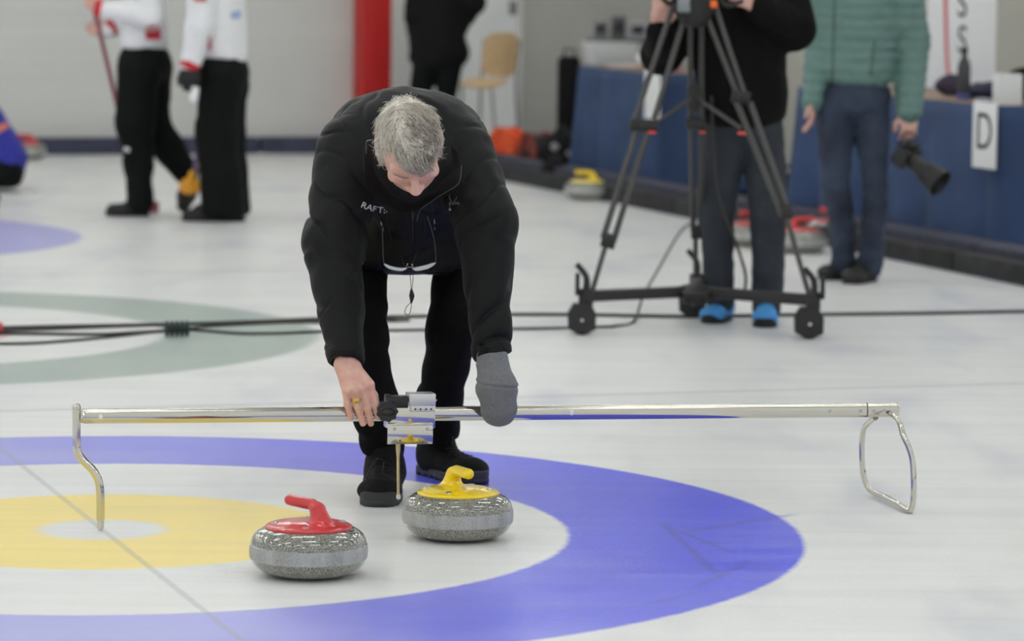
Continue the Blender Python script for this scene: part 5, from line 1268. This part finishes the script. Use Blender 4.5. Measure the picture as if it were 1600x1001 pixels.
c = onT(1480, .35); t = thing('backpack', 'small dark bag on the right table behind the hand of the man in green', 'bag', c); solid('bag', lambda P: np.maximum(ell(P, c+Vector((0, 0, .055)), (.09, .09, .06))-.01*vnoise(P, .06, 24), HT+.004-P[:, 2]), A3(c)-.16, A3(c)+.16, .009, mat('dark_plum', (52, 44, 62), .85), t)
c = onT(1535, .12); m_ = MB(); m_.box(c+Vector((0, 0, .012)), (.05, .16, .02), Rz, .004); o = m_.build('blister_pack', mat('pale_grey_plastic', (170, 174, 184), .3)); setp(o, 'flat pale grey packet on the right table in front of the dark cloth', 'packet')

# roll-up banner behind the right table
vb_ = Sx(1500, U0+1.25); by = S(U0+1.25, vb_).y
bn0 = W(1446, 150, by); bn1 = W(1554, 150, by-.25); bt = thing('banner', 'white roll-up banner with black lettering and a red curve, behind the right table', 'banner', ((bn0.x+bn1.x)/2, (bn0.y+bn1.y)/2, .012))
dB = (bn1-bn0); dB.z = 0; wB = dB.length; dB.normalize(); nB = Vector((dB.y, -dB.x, 0)); RB = Matrix((dB, Vector((-dB.y, dB.x, 0)), Vector((0, 0, 1)))).transposed()
cB = Vector(((bn0.x+bn1.x)/2, (bn0.y+bn1.y)/2, 0)); m_ = MB(); m_.box(cB+Vector((0, 0, 1.10)), (wB, .006, 2.0), RB, .002); sb = m_.build('sheet', paper, bt); m_ = MB(); m_.box(cB+Vector((0, 0, .05)), (wB+.04, .14, .08), RB, .01); m_.build('cassette', steel, bt)
def onB(px, py): p = W(px, py, by-.12); k = (Vector((p.x, p.y, 0))-cB).dot(dB); return cB+dB*k+nB*.006+Vector((0, 0, p.z))
m_ = MB(); m_.tube([onB(x, y) for x, y in ((1471, -70), (1470, -20), (1471, 25), (1473, 70), (1476, 110), (1483, 150))], .012, 8, sm=4, sq=(1, .15, 1), up=tuple(nB)); m_.build('red_curve', mat('pale_red_print', (206, 100, 112), .6), sb)
for ch, px, py in (('S', 1505, 82), ('S', 1505, 26), ('A', 1505, -32)):
    cu = bpy.data.curves.new('letter', 'FONT'); cu.body = ch; cu.size = .22*by/20; cu.extrude = .001; cu.align_x = 'CENTER'; o = bpy.data.objects.new('letter', cu); C.objects.link(o); me = bpy.data.meshes.new_from_object(o.evaluated_get(bpy.context.evaluated_depsgraph_get())); bpy.data.objects.remove(o)
    c = onB(px, py); V = [c+dB*(v.co.x*.62)+Vector((0, 0, v.co.y))+nB*v.co.z for v in me.vertices]; raw('letter', [tuple(v) for v in V], [list(p.vertices) for p in me.polygons], ink, sb, smooth=False)

# ------------------------------------------------------------ behind the end of the sheets
lw = mat('beech_plywood', (226, 194, 148), .45, noise=.15, nscale=6, stretch=(1, 1, 5)); tubg = mat('grey_chair_tube', (150, 152, 152), .35, metal=.6)
Yh = 26.6
def ph_(px, py, dy=0.): return W(px, py, Yh+dy)
ch = thing('chair', 'plywood chair with grey tube legs beside the person in the black coat', 'chair', (ph_(762, 150).x, Yh, .012))
def plate(pts, bulge, th_, nm, par):
    nu = nv = 8; V = []
    P0, P1, P2, P3 = [Vector(p) for p in pts]
    for sgn in (0, 1):
        for j in range(nv+1):
            for i in range(nu+1):
                s, t = i/nu, j/nv; # squircle rounding
                a, b = 2*s-1, 2*t-1; aa = a*math.sqrt(max(0, 1-.30*b**4*.9)); bb = b*math.sqrt(max(0, 1-.30*a**4*.9)); s2, t2 = (aa+1)/2, (bb+1)/2
                p = (P0*(1-s2)+P1*s2)*(1-t2)+(P3*(1-s2)+P2*s2)*t2; n = (P1-P0).cross(P3-P0).normalized(); V.append(p+n*(bulge*(1-a*a)+th_*sgn))
    k = (nu+1)*(nv+1); F = []
    for sgn in (0, 1):
        for j in range(nv):
            for i in range(nu): q = [sgn*k+j*(nu+1)+i, sgn*k+j*(nu+1)+i+1, sgn*k+(j+1)*(nu+1)+i+1, sgn*k+(j+1)*(nu+1)+i]; F.append(q if sgn else q[::-1])
    ring = [i for i in range(nu+1)]+[j*(nu+1)+nu for j in range(1, nv+1)]+[nv*(nu+1)+i for i in range(nu-1, -1, -1)]+[j*(nu+1) for j in range(nv-1, 0, -1)]
    for a, b in zip(ring, ring[1:]+ring[:1]): F.append([a, b, k+b, k+a])
    m_ = MB(); m_.add(V, F); return m_.build(nm, lw, par, smooth=.8)
plate((ph_(751, 119, -.02), ph_(804, 121, .14), ph_(811, 51, .18), ph_(757, 51, .02)), .03, .012, 'backrest', ch)
plate((ph_(712, 131, -.35), ph_(770, 140, -.28), ph_(800, 124, .12), ph_(742, 122, .03)), -.01, .012, 'seat', ch)
for pts in (((722, 132, -.3), (722, 180, -.32), (724, 235, -.34)), ((768, 138, -.24), (772, 190, -.26), (776, 236, -.28))):
    m_ = MB(); m_.tube([Vector((p.x, p.y, max(p.z, .03))) for p in (ph_(*q) for q in pts)], .011, 10, sm=3); m_.build('leg', tubg, ch)
for pts in (((756, 60, .03), (752, 125, .02), (750, 180, .05), (748, 228, .12)), ((812, 62, .19), (806, 125, .16), (808, 180, .18), (810, 228, .24))):
    m_ = MB(); m_.tube([Vector((p.x, p.y, max(p.z, .03))) for p in (ph_(*q) for q in pts)], .011, 10, sm=3); m_.build('leg', tubg, ch)
# orange cable reels
orm = mat('orange_plastic', (226, 84, 36), .45); dk = mat('dark_cable', (26, 24, 24), .6); dorm = mat('dark_red_plastic', (120, 44, 32), .5)
def reel(label, c, r, wd, ax, m1, m2, group=None):
    t = thing('cable_reel', label, 'cable reel', (c.x, c.y, .012)); c = Vector((c.x, c.y, .012+r+.01)); a = Vector(ax).normalized(); M = Matrix.Translation(c) @ a.to_track_quat('Z', 'Y').to_matrix().to_4x4()
    def flange(z, m_):
        b = MB(); V = []; F = []
        prof = [(r*.22, z), (r, z), (r, z+.012), (r*.22, z+.012)]; n = 36
        for (q, zz) in prof:
            for k in range(n): th_ = 2*math.pi*k/n; V.append(M @ Vector((q*math.cos(th_), q*math.sin(th_), zz)))
        for i in range(4):
            j = (i+1) % 4
            for k in range(n): F.append([i*n+k, i*n+(k+1) % n, j*n+(k+1) % n, j*n+k])
        b.add(V, F); return b.build('flange', m_, t)
    flange(-wd/2-.012, m1); flange(wd/2, m1)
    b = MB(); b.lathe([(r*.8, -wd/2), (r*.86, -wd*.3), (r*.84, 0), (r*.87, wd*.3), (r*.8, wd/2)], 32, M); b.build('cable', m2, t)
    b = MB(); b.lathe([(r*.2, -wd/2-.03), (r*.2, wd/2+.03)], 18, M); b.build('hub', m2, t)
    b = MB(); s_ = a.cross(Vector((0, 0, 1))).normalized(); b.tube([c+a*(wd/2+.03)+s_*r*.9-Vector((0, 0, r)), c+a*(wd/2+.03)+Vector((0, 0, r*.9)), c-a*(wd/2+.03)+Vector((0, 0, r*.9)), c-a*(wd/2+.03)+s_*r*.9-Vector((0, 0, r))], .009, 8); b.build('stand', m1, t)
reel('bright orange cable reel on the carpet, leftmost of the two', W(793, 200, 25.2), .155, .10, (-.8, -.6, 0), orm, orm)
reel('dark red and black cable reel right of the bright orange one', W(839, 200, 24.7), .150, .13, (-.9, -.42, 0), dorm, dk)
m_ = MB(); p = W(850, 226, 24.4); m_.box((p.x, p.y, .012+.02), (.10, .07, .04), bev=.01); o = m_.build('plug_block', orm); setp(o, 'small orange plug block lying on the carpet under the reels', 'plug')
# black gear bags and upright case beside the left table
def bag(label, c, r, seed, h=.010, badge=()):
    t = thing('gear_bag', label, 'bag', (c.x, c.y, .012)); cc = Vector((c.x, c.y, .012+r[2]*.98))
    b = solid('bag', lambda P: np.maximum(ell(P, cc, r)-.018*vnoise(P, .08, seed), .014-P[:, 2]), A3(cc)-np.array(r)-.05, A3(cc)+np.array(r)+.05, h, blacks, t)
    m_ = MB(); m_.tube([cc+Vector((-r[0]*.5, -r[1]*.5, r[2]*.8)), cc+Vector((0, -r[1]*.3, r[2]*1.25)), cc+Vector((r[0]*.5, -r[1]*.5, r[2]*.8))], .010, 8, sm=4); m_.build('handle', blk, t)
    for (dx, dz, rr_) in badge:
        q = cc+Vector((dx, -r[1]*math.sqrt(max(0, 1-(dx/r[0])**2-(dz/r[2])**2))-.012, dz)); m_ = MB(); m_.cyl(q, q+Vector((0, .03, 0)), rr_, 18, .004); m_.build('badge', mat('grey_badge', (150, 148, 146), .6), t)
bag('black gear bag with pale round badges beside the blue draped table', W(878, 205, 24.2), (.14, .13, .17), 3, badge=((-.07, -.06, .035), (-.05, .07, .028), (.05, .02, .025)))
bag('smaller black bag on the carpet in front of the one with badges', W(868, 215, 23.72), (.085, .10, .09), 9)
c = W(889, 120, 24.75); t = thing('upright_case', 'tall black case standing upright beside the left table', 'case', (c.x, c.y, .012)); m_ = MB(); m_.box((c.x, c.y, .012+.42), (.16, .22, .84), bev=.04); m_.build('case_body', blacks, t); m_ = MB(); m_.tube([Vector((c.x-.04, c.y-.1, .85)), Vector((c.x-.04, c.y-.12, .90)), Vector((c.x+.04, c.y-.12, .90)), Vector((c.x+.04, c.y-.1, .85))], .008, 8); m_.build('handle', blk, t)
m_ = MB(); m_.box((c.x-.082, c.y-.02, .50), (.008, .08, .08), bev=.002); m_.build('tag', mat('grey_tag', (130, 134, 140), .6), t)
# clutter between the tables
c = W(1230, 282, 21.6); t = thing('duffel_bag', 'black duffel bag on the carpet in the gap between the two tables', 'bag', (c.x, c.y, .012)); cc = Vector((c.x, c.y, .012+.10)); solid('bag', lambda P: np.maximum(ell(P, cc, (.24, .16, .11))-.016*vnoise(P, .08, 33), .014-P[:, 2]), A3(cc)-.3, A3(cc)+.3, .011, blacks, t)
m_ = MB(); m_.tube([cc+Vector((-.1, -.1, .08)), cc+Vector((0, -.1, .17)), cc+Vector((.1, -.1, .08))], .010, 8, sm=4); m_.build('handle', blk, t)
# small wall fitting
p = W(802, 12, 29.9); m_ = MB(); m_.box(p, (.07, .05, .12), bev=.01); o = m_.build('wall_socket', mat('socket_grey', (130, 130, 130), .6)); setp(o, 'small grey fitting on the pale wall above the plywood chair', 'fitting')

# ------------------------------------------------------------ cables on the ice
cbl = mat('black_rubber_cable', (34, 32, 32), .5); gcb = mat('dark_green_connector', (34, 52, 50), .55)
def cable(label, pts, r, m=cbl, name='cable'):
    P_ = []
    for q in pts: p = G(q[0], q[1], r); P_.append(Vector((p.x, p.y, r+(q[2] if len(q) > 2 else 0))))
    m_ = MB(); m_.tube(P_, r, 8, sm=6); o = m_.build(name, m); return setp(o, label, 'cable')
cable('black cable running straight across the ice behind the official to the right edge', [(-60, 513), (100, 509.5), (230, 507), (380, 503), (500, 497.5), (640, 494), (800, 491), (930, 491.5), (1075, 494), (1270, 491), (1440, 489), (1660, 485)], .0075)
cable('black cable, upper one of the loose strands left of the official', [(-60, 516), (60, 514), (180, 509), (300, 505.5), (420, 501), (500, 500), (620, 500.5)], .007)
cable('thin black cable entering the ribbed connector from the left', [(-60, 520), (60, 521), (150, 522), (210, 519), (262, 516)], .0065)
cable('thin black cable bowing lowest on the ice at the left edge', [(-60, 537), (40, 536), (120, 531), (190, 524), (232, 519), (262, 517)], .0058)
cable('black cable leaving the ribbed connector towards the official', [(290, 515), (330, 517), (380, 520.5), (440, 520), (500, 517.5), (600, 516), (740, 514), (860, 512.5), (960, 510)], .0058)
cable('thin black cable crossing near the ribbed connector', [(286, 514), (330, 509), (380, 506), (450, 503), (520, 503), (640, 500)], .0058)
cable('thin grey cable rising to the tripod dolly', [(960, 509), (990, 502), (1005, 480, .05), (1030, 458, .12), (1060, 437, .22), (1082, 430, .26)], .006)
p0 = G(257, 518, .02); p1 = G(296, 517.5, .02); t = thing('cable_connector', 'ribbed dark green connector joining the cables on the ice', 'connector', ((p0.x+p1.x)/2, (p0.y+p1.y)/2, 0))
m_ = MB(); m_.cyl(Vector((p0.x, p0.y, .032)), Vector((p1.x, p1.y, .032)), .018, 20, .003); m_.build('barrel', gcb, t)
for i in range(5):
    m_ = MB(); q = p0.lerp(p1, (i+.5)/5); d = (p1-p0).normalized(); q.z = .032; m_.cyl(q-d*.0055, q+d*.0055, .032, 20, .003); m_.build('rib', gcb, t)
m_ = MB(); a = G(-30, 514, .02); b = G(4, 514, .02); a.z = b.z = .024; m_.cyl(a, b, .024, 18, .004); o = m_.build('cable_plug', mat('red_plug', (190, 60, 60), .5)); setp(o, 'red plug on the cables at the left edge', 'plug')
# cable hanging from the tripod behind its right legs
m_ = MB(); m_.tube([W(x, y, 14.6) for x, y in ((1112, 150), (1118, 270), (1130, 330), (1150, 380), (1165, 430), (1160, 458), (1140, 452))], .006, 8, sm=5); m_.build('hanging_cable', cbl, tp)
